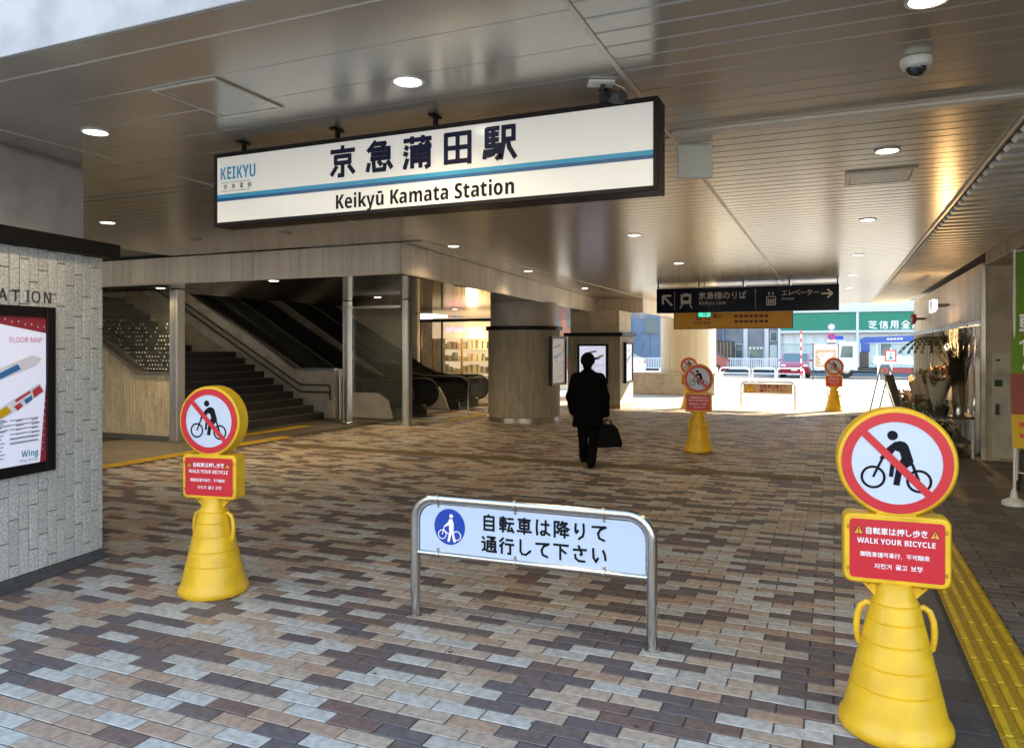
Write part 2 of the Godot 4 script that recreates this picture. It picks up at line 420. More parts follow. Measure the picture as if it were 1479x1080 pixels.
# ---------------------------------------------------------------- hand-drawn characters on a 100 x 100 grid, y down
const GLYPH := {
	"京": [[50,2,50,14],[6,18,94,18],[24,34,76,34],[24,30,24,58],[76,30,76,58],[24,54,76,54],[50,54,50,92,36,92],[28,64,8,90],[72,64,92,88]],
	"急": [[38,2,10,30],[34,10,70,10,60,24],[22,26,84,26,84,56],[22,40,84,40],[20,54,84,54],[14,66,8,90],[30,62,32,88,68,88,70,74],[48,62,58,74],[80,64,94,86]],
	"蒲": [[4,12,96,12],[32,2,32,22],[68,2,68,22],[8,30,18,36],[4,48,16,54],[16,66,6,94],[26,34,96,34],[78,22,90,28],[60,24,60,94],[32,46,32,94],[32,46,88,46,88,90,80,94],[32,60,88,60],[32,74,88,74]],
	"田": [[12,10,88,10,88,94],[12,8,12,94],[50,10,50,88],[12,49,88,49],[12,88,88,88]],
	"駅": [[10,6,10,58],[10,8,48,8],[10,24,46,24],[10,40,46,40],[30,8,30,56],[10,56,50,56,50,84,42,92],[6,66,3,90],[16,66,18,86],[26,66,29,84],[36,64,40,78],[60,8,92,8,92,44],[62,8,62,50,54,92],[62,42,92,42],[74,42,80,66,96,92]],
	"自": [[50,2,40,14],[20,14,80,14,80,96],[20,14,20,96],[20,40,80,40],[20,66,80,66],[20,92,80,92]],
	"転": [[6,16,48,16],[27,4,27,98],[10,30,44,30,44,62],[10,30,10,62],[10,46,44,46],[10,62,44,62],[4,78,50,78],[56,16,94,16],[52,42,98,42],[72,42,60,88,88,84],[80,66,96,96]],
	"車": [[10,14,90,14],[50,2,50,98],[22,28,78,28,78,66],[22,28,22,66],[22,47,78,47],[22,66,78,66],[4,82,96,82]],
	"は": [[18,8,14,50,18,92],[40,30,92,30],[70,8,70,74,60,90,46,90,40,80,48,70,64,70,94,88]],
	"降": [[12,6,12,98],[12,8,38,8,28,36,40,56,30,70,20,66],[62,2,44,30],[60,12,86,12,68,32,44,46],[58,20,74,36,98,46],[50,56,92,56],[52,56,52,78],[44,78,98,78],[72,46,72,98]],
	"り": [[26,10,24,50,30,60,40,46],[72,8,74,50,68,76,44,94]],
	"て": [[8,18,92,14],[88,15,58,30,44,54,52,80,80,90]],
	"通": [[6,8,20,22],[4,40,22,40,22,76],[22,76,6,92],[20,80,40,92,98,92],[40,8,88,8,74,24],[60,14,78,26],[40,32,40,82],[40,32,90,32,90,80,82,82],[65,32,65,82],[40,48,90,48],[40,64,90,64]],
	"行": [[30,4,6,28],[34,28,6,56],[20,46,20,98],[46,14,92,14],[40,40,98,40],[74,40,74,94,60,94]],
	"し": [[26,6,26,70,36,88,60,90,88,66]],
	"下": [[4,12,96,12],[46,12,46,98],[50,36,82,58]],
	"さ": [[10,30,90,26],[42,4,64,54],[64,54,50,56],[22,58,26,80,44,92,78,92]],
	"い": [[16,14,18,64,32,86,44,66],[74,20,84,44,88,72]],
	"押": [[6,28,42,28],[26,4,26,92,14,92],[4,62,44,50],[52,12,94,12,94,62],[52,12,52,62],[52,37,94,37],[52,62,94,62],[73,12,73,98]],
	"歩": [[50,2,50,36],[50,16,84,16],[24,14,24,36],[4,38,96,38],[50,42,50,66],[26,48,12,66],[74,46,90,62],[84,64,50,88,14,98]],
	"き": [[14,18,82,14],[12,38,86,34],[40,4,68,62],[68,62,48,58],[22,62,28,84,48,92,80,92]],
	"電": [[16,6,84,6],[6,20,94,20],[50,6,50,42],[22,30,38,30],[62,30,78,30],[18,50,82,50,82,80],[18,50,18,80],[18,65,82,65],[18,80,82,80],[50,50,50,92,92,92]],
	"鉄": [[24,4,4,36],[24,4,46,28],[10,38,42,38],[4,56,46,56],[26,38,26,90],[4,92,48,88],[62,8,54,34],[56,28,94,28],[48,54,98,54],[74,6,74,54,50,96],[76,56,98,94]],
	"線": [[22,4,8,24,26,30],[30,16,8,50],[4,52,36,48],[20,52,20,96],[70,2,64,14],[50,14,90,14,90,44],[50,14,50,44],[50,29,90,29],[50,44,90,44],[70,44,70,92,60,92],[44,58,64,58,46,86],[92,54,76,66],[72,62,96,90]],
	"の": [[54,16,44,64,24,82,10,64,16,34,42,16,72,20,90,46,82,76,58,90]],
	"ば": [[16,10,12,50,16,92],[38,34,84,34],[64,12,64,76,54,90,40,90,34,80,42,70,58,70,86,88],[80,4,86,16],[92,2,98,14]],
	"芝": [[4,14,96,14],[32,2,32,26],[68,2,68,26],[50,30,50,42],[14,44,86,44,30,80],[12,70,30,86,96,94]],
	"信": [[30,4,6,44],[20,30,20,98],[62,4,66,14],[38,20,98,20],[46,36,90,36],[46,50,90,50],[46,64,90,64,90,94],[46,64,46,94],[46,92,90,92]],
	"用": [[18,8,18,60,6,96],[18,8,84,8,84,92,72,94],[18,34,84,34],[18,60,84,60],[51,8,51,96]],
	"金": [[50,2,4,44],[50,2,96,44],[28,44,72,44],[14,62,86,62],[50,44,50,92],[4,94,96,94],[28,70,36,84],[72,70,64,84]],
	"庫": [[54,2,54,12],[10,14,96,14],[10,14,10,60,2,96],[24,28,92,28],[34,40,82,40,82,70],[34,40,34,70],[34,55,82,55],[34,70,82,70],[20,82,96,82],[58,20,58,98]],
	"出": [[50,4,50,92],[18,16,18,46,82,46],[82,16,82,46],[8,58,8,92,92,92],[92,58,92,92]],
	"口": [[16,14,84,14,84,92],[16,14,16,92],[16,86,84,86]],
	"東": [[6,16,94,16],[20,30,80,30,80,60],[20,30,20,60],[20,45,80,45],[20,60,80,60],[50,2,50,98],[46,62,6,92],[54,62,94,92]],
	"朝": [[4,16,48,16],[26,4,26,30],[10,30,42,30,42,64],[10,30,10,64],[10,47,42,47],[10,64,42,64],[4,80,50,80],[26,64,26,98],[60,8,60,60,52,96],[60,8,92,8,92,94,82,94],[60,34,92,34],[60,60,92,60]],
	"食": [[50,2,4,34],[50,2,96,34],[50,18,50,32],[24,34,76,34,76,66],[24,34,24,92],[24,50,76,50],[24,66,76,66],[24,92,44,84],[80,72,56,84],[44,68,90,96]],
	"エ": [[14,18,86,18],[50,18,50,82],[6,82,94,82]], "レ": [[28,8,28,86,88,42]], "ベ": [[4,62,34,30,94,78],[66,12,74,24],[82,6,90,18]], "ー": [[8,50,92,50]], "タ": [[42,4,12,46],[38,18,84,18,60,70,24,96],[32,42,66,60]],
	"可": [[4,14,96,14],[16,34,56,34,56,66],[16,34,16,66],[16,66,56,66],[78,14,78,92,64,92]],
	"不": [[4,12,96,12],[56,12,8,66],[50,30,50,98],[58,40,94,66]],
	"腳": [[10,8,10,60,4,94],[10,8,30,8,30,92],[10,34,30,34],[10,58,30,58],[42,8,36,30],[54,8,62,28],[48,22,38,44],[50,24,62,42],[40,56,62,56,62,90],[40,56,40,90],[40,88,62,88],[72,10,72,98],[72,12,94,12,94,64,84,64]],
	"踏": [[8,6,36,6,36,32],[8,6,8,32],[8,32,36,32],[22,32,22,88],[22,56,38,56],[8,50,8,92,42,84],[66,2,66,44],[46,14,60,14,44,42],[84,10,70,22],[72,22,96,42],[52,54,88,54,88,94],[52,54,52,94],[52,74,88,74],[52,92,88,92]],
	"僅": [[26,4,4,46],[18,32,18,98],[34,16,98,16],[52,4,52,30],[80,4,80,30],[52,30,80,30],[42,42,90,42,90,58],[42,42,42,58],[42,58,90,58],[66,30,66,94],[40,74,92,74],[34,94,98,94]],
	"牽": [[10,12,90,12],[50,2,50,12],[50,14,34,28,62,40],[62,20,36,44],[10,48,90,48],[10,48,8,60],[90,48,92,60],[30,54,22,70],[24,64,82,64],[6,80,94,80],[50,54,50,98]],
	"騎": [[8,8,8,56],[8,8,42,8],[8,24,40,24],[8,40,40,40],[24,8,24,56],[8,56,44,56,44,88,36,94],[4,66,2,88],[14,66,16,84],[24,66,27,84],[50,18,98,18],[74,4,54,38],[74,18,94,38],[48,48,98,48],[54,62,76,62,76,84],[54,62,54,84],[54,84,76,84],[90,48,90,94]],
	"乘": [[74,4,24,14],[6,26,94,26],[50,10,50,98],[30,34,30,60],[12,40,30,40],[10,58,32,56],[70,34,70,60,90,58],[70,40,88,36],[46,62,6,92],[54,62,94,92]],
	"，": [[24,80,16,98]],
	"자": [[6,20,54,20],[30,20,26,50,6,82],[32,48,56,80],[76,4,76,98],[76,48,96,48]],
	"전": [[6,14,52,14],[30,14,24,40,6,56],[32,36,54,54],[80,4,80,66],[60,32,80,32],[22,68,22,92,86,92]],
	"거": [[10,20,50,20,44,56,8,86],[80,4,80,98],[56,46,80,46]],
	"끌": [[14,8,46,8,42,36],[54,8,86,8,82,36],[4,46,96,46],[18,56,82,56,82,72,18,72,18,90,84,90]],
	"고": [[16,16,82,16,80,60],[46,46,46,82],[4,84,96,84]],
	"보": [[20,8,20,54,80,54,80,8],[20,30,80,30],[50,54,50,82],[4,84,96,84]],
	"행": [[26,2,26,10],[6,16,48,16],[27,24,14,34,27,48,40,36,27,24],[62,4,62,60],[88,2,88,62],[62,30,88,30],[50,66,26,78,50,96,74,80,50,66]],
}
# writes text into b, centre of first character's left edge at x, top at y; returns the width
func write(b: B, text: String, x: float, y: float, size: float, thick := 0.10, pitch := 1.06, z := 0.0, wide := 1.0) -> float:
	var cx := x
	for ch in text:
		if ch == " ":
			cx += size * wide * 0.5
			continue
		for s in GLYPH[ch]:
			for i in range(0, s.size() - 2, 2):
				var p := Vector2(cx + s[i] * 0.01 * size * wide, y - s[i + 1] * 0.01 * size)
				var q := Vector2(cx + s[i + 2] * 0.01 * size * wide, y - s[i + 3] * 0.01 * size)
				b.bar(p, q, thick * size, z, thick * size * (0.36 if s.size() > 4 else 0.12))
		cx += size * wide * pitch
	return cx - x
func text_mesh(text: String, height: float, mat_: Material, bold := false, depth := 0.0, family := "Droid Sans") -> TextMesh:
	var f := SystemFont.new()
	f.font_names = PackedStringArray([family])
	f.font_weight = 700 if bold else 400
	var t := TextMesh.new()
	t.text = text
	t.font = f
	t.font_size = 64
	t.pixel_size = height / 64.0 / 0.72
	t.depth = depth
	t.curve_step = 1.0
	t.material = mat_
	return t
func letters(text: String, height: float, mat_: Material, parent: Node3D, at: Vector3, called := "lettering", bold := false, depth := 0.0, sx := 1.0) -> MeshInstance3D:
	var o := inst(text_mesh(text, height, mat_, bold, depth), called, null, parent, at)
	o.scale.x = sx
	return o

# ================================================================ scene
func _ready():
	rng.seed = 4711
	var cam := Camera3D.new()
	cam.name = "camera"
	cam.near = 0.05
	cam.far = 600.0
	cam.projection = Camera3D.PROJECTION_FRUSTUM
	cam.size = 2.0 * 0.05 * 540.0 / 1085.0
	cam.frustum_offset = Vector2(0, -0.05 * 38.0 / 1085.0)
	cam.position = Vector3(0, 1.7, 0)
	cam.rotation.y = deg_to_rad(23.221)
	add_child(cam)
	cam.make_current()
	var env := Environment.new()
	env.background_mode = Environment.BG_SKY
	var sky := Sky.new()
	var sm := ProceduralSkyMaterial.new()
	sm.sky_top_color = Color(.56, .72, .90)
	sm.sky_horizon_color = Color(.86, .92, .97)
	sm.sky_curve = 0.22
	sm.ground_bottom_color = Color(.30, .29, .28)
	sm.ground_horizon_color = Color(.62, .64, .66)
	sm.sun_angle_max = 12.0
	sm.sky_energy_multiplier = 1.0
	sky.sky_material = sm
	env.sky = sky
	env.background_energy_multiplier = .82
	env.tonemap_mode = Environment.TONE_MAPPER_LINEAR
	env.tonemap_exposure = 4.5
	env.sdfgi_enabled = true
	env.ssao_enabled = true
	env.ssil_enabled = true
	var we := WorldEnvironment.new()
	we.name = "world_environment"
	we.environment = env
	add_child(we)
	var sun := DirectionalLight3D.new()
	sun.name = "sun"
	sun.light_color = Color(1.0, .93, .80)
	sun.light_energy = 1.6
	sun.light_angular_distance = 0.5
	sun.shadow_enabled = true
	add_child(sun)
	var az := deg_to_rad(35.0)
	var el := deg_to_rad(20.0)
	sun.look_at_from_position(Vector3.ZERO, -Vector3(sin(az) * cos(el), sin(el), -cos(az) * cos(el)))
	materials()
	ground_and_paving()
	ceiling()
	upper_building()
	corner_pier()
	stair_hall()
	concourse_far()
	flower_shop()
	street()
	lamps()
	hanging_signs()
	ceiling_fittings()
	var c1 := sign_cone("yellow cone sign beside the yellow tactile strip, no-cycling disc on top", W(.25, 0, 3.76), 3.0)
	sign_cone("yellow cone sign beside the speckled tile pier, no-cycling disc on top", W(-3.985, 0, 4.0), 9.0)
	sign_cone("yellow cone sign standing alone in the middle of the concourse behind the walker", W(-2.04, 0, 12.5), 8.0)
	sign_cone("yellow cone sign in the sun beside the tan warning barrier", W(.0, 0, 21.9), 0.0)
	sign_cone("yellow cone sign in the sun in front of the cream round column", W(-3.73, 0, 21.3), 6.0)
	front_barrier()
	far_barrier()
	walker()

# ---------------------------------------------------------------- ground
func plane(called: String, u0: float, u1: float, v0: float, v1: float, y: float, m: Material) -> MeshInstance3D:
	var b := B.new()
	b.quad(W(u0, y, v0), W(u1, y, v0), W(u1, y, v1), W(u0, y, v1), Vector3.UP)
	return kind(obj(b, called, m), "structure")
func tile_mesh(w: float, h: float, d: float, bev := 0.004) -> B:
	var b := B.new()
	tile(b, 0, 0, w, h, d, bev)
	return b
func tile(b: B, u: float, v: float, w: float, h: float, top: float, bev: float):
	var x0 := u - w * .5
	var x1 := u + w * .5
	var z0 := -v - h * .5
	var z1 := -v + h * .5
	b.quad(Vector3(x0 + bev, top, z0 + bev), Vector3(x1 - bev, top, z0 + bev), Vector3(x1 - bev, top, z1 - bev), Vector3(x0 + bev, top, z1 - bev), Vector3.UP)
	var y := top - bev
	b.quad(Vector3(x0 + bev, top, z0 + bev), Vector3(x1 - bev, top, z0 + bev), Vector3(x1, y, z0), Vector3(x0, y, z0), Vector3(0, .7, -.7))
	b.quad(Vector3(x0 + bev, top, z1 - bev), Vector3(x1 - bev, top, z1 - bev), Vector3(x1, y, z1), Vector3(x0, y, z1), Vector3(0, .7, .7))
	b.quad(Vector3(x0 + bev, top, z0 + bev), Vector3(x0 + bev, top, z1 - bev), Vector3(x0, y, z1), Vector3(x0, y, z0), Vector3(-.7, .7, 0))
	b.quad(Vector3(x1 - bev, top, z0 + bev), Vector3(x1 - bev, top, z1 - bev), Vector3(x1, y, z1), Vector3(x1, y, z0), Vector3(.7, .7, 0))
func ground_and_paving():
	plane("ground", -300, 300, -250, 320, -.06, M.ground)
	# brick paving of the concourse
	var pav := structure("brick_pavement")
	var bed := B.new()
	bed.quad(W(-9.4, -.007, -6), W(.42, -.007, -6), W(.42, -.007, 20.7), W(-9.4, -.007, 20.7), Vector3.UP)
	obj(bed, "joint_bed", M.joint, pav)
	var keys := ["tile_white", "tile_pale", "tile_beige", "tile_sand", "tile_tan", "tile_brown", "tile_plum", "tile_red"]
	var weight := [.205, .07, .19, .125, .06, .165, .125, .06]
	var pw := .25
	var ph := .1
	var all := []
	var ca := cos(deg_to_rad(23.221))
	var sa := sin(deg_to_rad(23.221))
	for j in 237:
		var v := -3.0 + ph * (j + .5)
		for i in 40:
			var u := -9.35 + pw * (i + .5 * (j % 2)) + .10
			if u + pw * .5 > .43: continue
			var q := rng.randf()
			var k := 0
			while k < 7 and q > weight[k]:
				q -= weight[k]
				k += 1
			var d := v * ca - u * sa
			var x := u * ca + v * sa
			var px := 739.5 + 1085.0 * x / maxf(d, .01)
			var py := 502.0 + 1085.0 * 1.7 / maxf(d, .01)
			var seen := d > 1.0 and px > -20 and px < 1500 and py < 1095
			all.append([d if seen else 999.0, u, v, k, rng.randf_range(-.0012, .0012), rng.randf_range(.86, 1.12)])
	all.sort_custom(func(a, b): return a[0] < b[0])
	var shared := tile_mesh(pw - .006, ph - .006, 0.0).mesh(M.tile_white)
	var field := B.new()
	for n in all.size():
		var a: Array = all[n]
		if n < 300:
			var o := inst(shared, "brick", M[keys[a[3]]], pav, W(a[1], a[4], a[2]))
			o.rotation.z = rng.randf_range(-.004, .004)
			o.rotation.x = rng.randf_range(-.006, .006)
		else:
			var c: Color = M[keys[a[3]]].albedo_color.srgb_to_linear()
			var f: float = a[5]
			field.col = Color(c.r * f, c.g * f, c.b * f)
			tile(field, a[1], a[2], pw - .006, ph - .006, a[4], .004)
	kind(obj(field, "brick_field", M.tile_field, pav), "stuff")
	var gum := B.new()   # flattened chewing gum and small stains
	for i in 120:
		var c := W(rng.randf_range(-8.5, .3), .0025, rng.randf_range(2.2, 14.0))
		var r := rng.randf_range(.006, .017)
		var f := rng.randf_range(.05, .14)
		gum.col = Color(f, f * .95, f * .9)
		var p := []
		for k in 9: p.append(c + Vector3(cos(TAU * k / 9.0), 0, sin(TAU * k / 9.0)) * r * rng.randf_range(.7, 1.25))
		for k in 9: gum.tri(c, p[k], p[(k + 1) % 9], Vector3.UP, Vector3.UP, Vector3.UP)
	kind(obj(gum, "gum_spots", M.tile_field, pav), "stuff")
	# right-hand walkway: dark border, tactile strip, grey setts, brown slabs
	var walk := structure("side_pavement")
	var bb := B.new()
	bb.quad(W(.42, -.009, -6), W(9, -.009, -6), W(9, -.009, 20.7), W(.42, -.009, 20.7), Vector3.UP)
	obj(bb, "joint_bed", M.joint, walk)
	var sb := tile_mesh(.215, .294, 0.0).mesh(M.slab_dark)
	var mats := []
	for k in 4:
		var g: float = [.062, .075, .088, .07][k]
		mats.append(mat("border_%d" % k, g, g * .95, g * .93, 0.6, 0.0, {"tex": tex.fine, "scale": 2.0}))
	for j in 60:
		var v := 2.2 + .3 * j
		if v < 20.5: inst(sb, "border_slab", mats[rng.randi() % 4], walk, W(.535, -.001, v))
	var smat := []
	for k in 5:
		var c: Array = [[.115, .105, .095], [.15, .13, .11], [.19, .165, .14], [.13, .105, .085], [.17, .155, .14]][k]
		smat.append(mat("slab_%d" % k, c[0], c[1], c[2], 0.55, 0.0, {"tex": tex.fine, "scale": 1.7, "rtex": tex.soft}))
	var sett := tile_mesh(.246, .094, 0.0).mesh(M.slab_dark)
	for j in 170:
		var v := 3.6 + .1 * j
		if v > 20.5: continue
		var odd := j % 2
		inst(sett, "sett", smat[rng.randi() % 5], walk, W(1.09 + .125 * odd, 0, v)).scale.x = .92
		inst(sett, "sett", smat[rng.randi() % 5], walk, W(1.272 - .246 * odd, 0, v)).scale.x = .5
	var slab := tile_mesh(.594, .294, 0.0).mesh(M.slab_dark)
	for j in 52:
		for i in 4:
			var v := 3.4 + .3 * j
			var u := 1.62 + .6 * i + .3 * (j % 2)
			if v > 20.5 or u - .3 > .22 * v + .5: continue
			if i == 0 and j % 2 == 1:
				inst(slab, "slab", smat[rng.randi() % 5], walk, W(1.47, 0, v)).scale.x = .49
			inst(slab, "slab", smat[rng.randi() % 5], walk, W(u, rng.randf_range(-.0008, .0008), v))
	# tactile strips
	var strip := structure("tactile_pavement")
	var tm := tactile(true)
	var dm := tactile(false)
	for j in 53:
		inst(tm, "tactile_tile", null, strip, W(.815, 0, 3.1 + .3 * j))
	for j in 29:
		var o := inst(tm, "tactile_tile", M.tactile_worn, strip, W(-8.7 + .3 * j, .004, 10.48))
		o.rotation.y = PI / 2
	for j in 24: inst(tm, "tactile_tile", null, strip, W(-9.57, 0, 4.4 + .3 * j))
	for j in 8: inst(dm, "tactile_tile", null, strip, W(-10.55, .004, 11.0 + .3 * j))
	for j in 7: inst(dm, "tactile_tile", null, strip, W(-8.25, .004, 15.4 + .3 * j))
	# pale slabs left of the tactile strip and under the stair hall
	plane("stair_hall_floor", -20, -9.4, 4.2, 20.7, -.012, M.joint)
	var hall := structure("hall_pavement")
	var pale := []
	for k in 3:
		var f: float = [1.0, .9, .82][k]
		pale.append(mat("pale_slab_%d" % k, .22 * f, .19 * f, .15 * f, 0.5, 0.0, {"tex": tex.fine, "scale": 1.5}))
	var pm := tile_mesh(.594, .594, 0.0).mesh(M.slab_dark)
	for j in 28:
		for i in 4:
			if j > 12 and i > 2: continue
			inst(pm, "slab", pale[rng.randi() % 3], hall, W(-10.02 - .6 * i, 0, 4.6 + .6 * j))
	# light sunlit pavement outside, then kerb, road and far pavement
	plane("plaza_bed", -60, 60, 20.7, 43.4, -.012, M.joint)
	var far := structure("plaza_pavement")
	var fb := B.new()
	for j in 38:
		for i in 100:
			var f := rng.randf_range(.86, 1.08)
			fb.col = Color(f, f * rng.randf_range(.98, 1.01), f * rng.randf_range(.95, 1.0))
			tile(fb, -30.0 + .6 * i + .3 * (j % 2), 21.0 + .6 * j, .59, .59, 0.0, .004)
	kind(obj(fb, "paving_field", M.pave_light, far), "stuff")
	var kb := structure("kerb")
	var km := B.new()
	km.box(Vector3.ZERO, Vector3(.99, .16, .2), .015)
	var kmesh := km.mesh(M.bollard_tan)
	for i in 60: inst(kmesh, "kerb_stone", null, kb, W(-30 + i, -.05, 43.9))
	plane("road", -120, 120, 44.0, 58.0, -.05, M.asphalt)
	plane("far_pavement", -120, 120, 58.0, 75.0, .03, M.ground)
	var lb := B.new()
	for i in 12: lb.quad(W(-40 + 7.0 * i, -.046, 50.9), W(-36 + 7.0 * i, -.046, 50.9), W(-36 + 7.0 * i, -.046, 51.05), W(-40 + 7.0 * i, -.046, 51.05), Vector3.UP)
	kind(obj(lb, "road_marking", M.white_paint), "structure")
func tactile(bars: bool) -> ArrayMesh:
	var b := B.new()
	tile(b, 0, 0, .297, .297, 0.001, .003)
	var under := b.mesh(M.tactile_base if bars else M.tactile)
	b = B.new()
	if bars:
		for i in 4:
			var x := -.1125 + .075 * i
			b.box(Vector3(x, .005, 0), Vector3(.033, .012, .274), .004)
	else:
		for i in 5:
			for j in 5:
				b.t = Transform3D(Basis.IDENTITY, Vector3(-.116 + .058 * i, 0, -.116 + .058 * j))
				b.lathe([Vector2(.016, .001), Vector2(.010, .006), Vector2(0, .006)], 6)
		b.t = Transform3D.IDENTITY
	b.st.commit(under)
	under.surface_set_material(1, M.tactile)
	return under

# ---------------------------------------------------------------- ceiling
func ceiling():
	var c := structure("ceiling")
	var deck := B.new()
	deck.bx(-11.25, 4.6, CEIL + .05, CEIL + .32, -27.0, -2.47)
	deck.bx(-20, -11.25, CEIL + .05, CEIL + .32, -9.95, -2.47)
	deck.bx(-20, -11.25, CEIL + .05, CEIL + .32, -27.0, -20.95)
	obj(deck, "roof_deck", M.ceil_dark, c)
	var pitch := .17
	var rest := B.new()
	var bays := [[-5.085, -1.045], [-1.015, 1.07], [-9.6, -5.115]]
	var n := 0
	for bay in bays.size():
		var u0: float = bays[bay][0]
		var u1: float = bays[bay][1]
		var sb := B.new()
		strip(sb, Vector3.ZERO, u1 - u0, pitch - .005, .008 if bay == 1 else .004)
		var m := sb.mesh(M.ceil_strip)
		if bay != 1:   # broad smooth panels before the first cross joint
			var wb := B.new()
			strip(wb, Vector3.ZERO, u1 - u0, .395, .003)
			var wm := wb.mesh(M.ceil_strip)
			for j in 6: inst(wm, "panel", null, c, W((u0 + u1) * .5, CEIL, 2.66 + .398 * (j + .5)))
		for j in 143:
			var v := 2.66 + pitch * (j + .5)
			if v > 26.9: break
			if bay != 1 and v < 5.15: continue
			if bay == 2 and v > 8.85: break
			if absf(v - 5.09) < .1: continue
			if v < 20.0 and n < 300:
				inst(m, "strip", null, c, W((u0 + u1) * .5, CEIL, v))
				n += 1
			else: strip(rest, W((u0 + u1) * .5, CEIL, v), u1 - u0, pitch - .005, .008 if bay == 1 else .004)
	for j in 110:
		var v := 8.95 + pitch * (j + .5)
		if v < 26.9: strip(rest, W(-6.115, CEIL, v), 2.0, pitch - .005)
	kind(obj(rest, "strip_field", M.ceil_strip, c), "stuff")
	var e := B.new()   # edge panel and fascia of the canopy
	e.bx(-20, 4.6, CEIL - .004, CEIL + .045, -2.645, -2.45, .004)
	obj(e, "edge_panel", M.ceil_strip, c)
	var f := B.new()
	f.bx(-20, 4.6, CEIL - .006, CEIL + .34, -2.448, -2.43, .003)
	obj(f, "edge_fascia", M.panel_grey, c)
	for t in [[-1.044, -1.016], [-5.114, -5.086]]:
		var b := B.new()
		b.bx(t[0], t[1], CEIL - .006, CEIL + .03, -26.9, -2.66, .003)
		obj(b, "seam_trim", M.ceil_trim, c)
	var g := B.new()
	g.bx(-20, 4.6, CEIL - .007, CEIL + .03, -2.66, -2.646, .003)
	obj(g, "seam_trim", M.ceil_trim, c)
	for t in [[-1.012, 1.07, .03], [-5.08, -1.048, .006], [-9.6, -5.118, .006]]:
		var b := B.new()
		b.bx(t[0], t[1], CEIL - t[2], CEIL + .03, -5.15, -5.05, .012 if t[2] > .01 else .002)
		obj(b, "cross_bar", M.ceil_strip if t[2] < .01 else M.ceil_trim, c)
	# louvre bay on the right with its edge rail
	var lou := structure("louvre_ceiling")
	var lb := B.new()
	lb.box(Vector3.ZERO, Vector3(.93, .055, .165), .022)
	var lm := lb.mesh(M.louver)
	for j in 100:
		var v := 2.75 + .27 * j
		if v < 26.9: inst(lm, "louvre", null, lou, W(1.575, CEIL - .03, v))
	for x in [1.085, 2.065]:
		var r := B.new()
		r.bx(x - .012, x + .012, CEIL - .03, CEIL + .04, -26.9, -2.66, .003)
		obj(r, "edge_rail", M.ceil_trim, lou)
	# lower dark soffit beside the shop front
	var ls := B.new()
	ls.bx(2.08, 4.6, 2.93, 3.18, -13.1, -2.6, .01)
	kind(obj(ls, "shop_soffit", M.wall_cream), "structure")
func strip(b: B, at: Vector3, w: float, d: float, k := .005):
	var o := b.t
	b.t = Transform3D(Basis.IDENTITY, at)
	var x := w * .5
	var z := d * .5
	b.quad(Vector3(-x, 0, -z + k), Vector3(x, 0, -z + k), Vector3(x, 0, z - k), Vector3(-x, 0, z - k), Vector3.DOWN)
	b.quad(Vector3(-x, 0, z - k), Vector3(x, 0, z - k), Vector3(x, .012, z), Vector3(-x, .012, z), Vector3(0, -.8, .6))
	b.quad(Vector3(-x, 0, -z + k), Vector3(x, 0, -z + k), Vector3(x, .012, -z), Vector3(-x, .012, -z), Vector3(0, -.8, -.6))
	b.quad(Vector3(-x, .012, z), Vector3(x, .012, z), Vector3(x, .04, z), Vector3(-x, .04, z), Vector3(0, 0, 1))
	b.quad(Vector3(-x, .012, -z), Vector3(x, .012, -z), Vector3(x, .04, -z), Vector3(-x, .04, -z), Vector3(0, 0, -1))
	b.t = o
func upper_building():
	var t := thing("station_building", "bulk of the elevated station above the canopy", "building", W(0, 0, 0))
	var b := B.new()
	b.bx(-60, 40, 6.15, 6.6, -26.8, -8.6)
	obj(b, "viaduct_deck", M.panel_grey, t)
	var c := B.new()
	c.bx(-60, 40, 6.6, 12.5, -26.5, -20.0)
	c.bx(-60, 40, 3.5, 6.15, -26.5, -21.2)
	obj(c, "platform_block", M.panel_grey, t)
	# sunlit flats across the street behind the camera, which light the entrance
	var a := thing("apartment_block", "pale sunlit apartment block across the street facing the station entrance", "building", W(-38, 0, -30))
	var w := B.new()
	w.bx(0, 66, 0, 15, 0, 10)
	obj(w, "wall", M.flats_wall, a)
	for i in 18:
		for j in 4:
			var f := B.new()
			f.bx(1.6 + 3.6 * i, 3.4 + 3.6 * i, 1.2 + 3.4 * j, 3.0 + 3.4 * j, -.06, .02, .01)
			var o := obj(f, "window", M.white_wall, a)
			var g := B.new()
			g.bx(1.7 + 3.6 * i, 3.3 + 3.6 * i, 1.3 + 3.4 * j, 2.9 + 3.4 * j, -.07, -.05)
			obj(g, "pane", M.window_glass, o)
	for j in 4:
		var s := B.new()
		s.bx(0, 66, 3.3 + 3.4 * j, 3.55 + 3.4 * j, -.25, 0, .02)
		obj(s, "ledge", M.white_wall, a)
	plane("front_street", -120, 120, -29, -6, -.045, M.plaza_front)

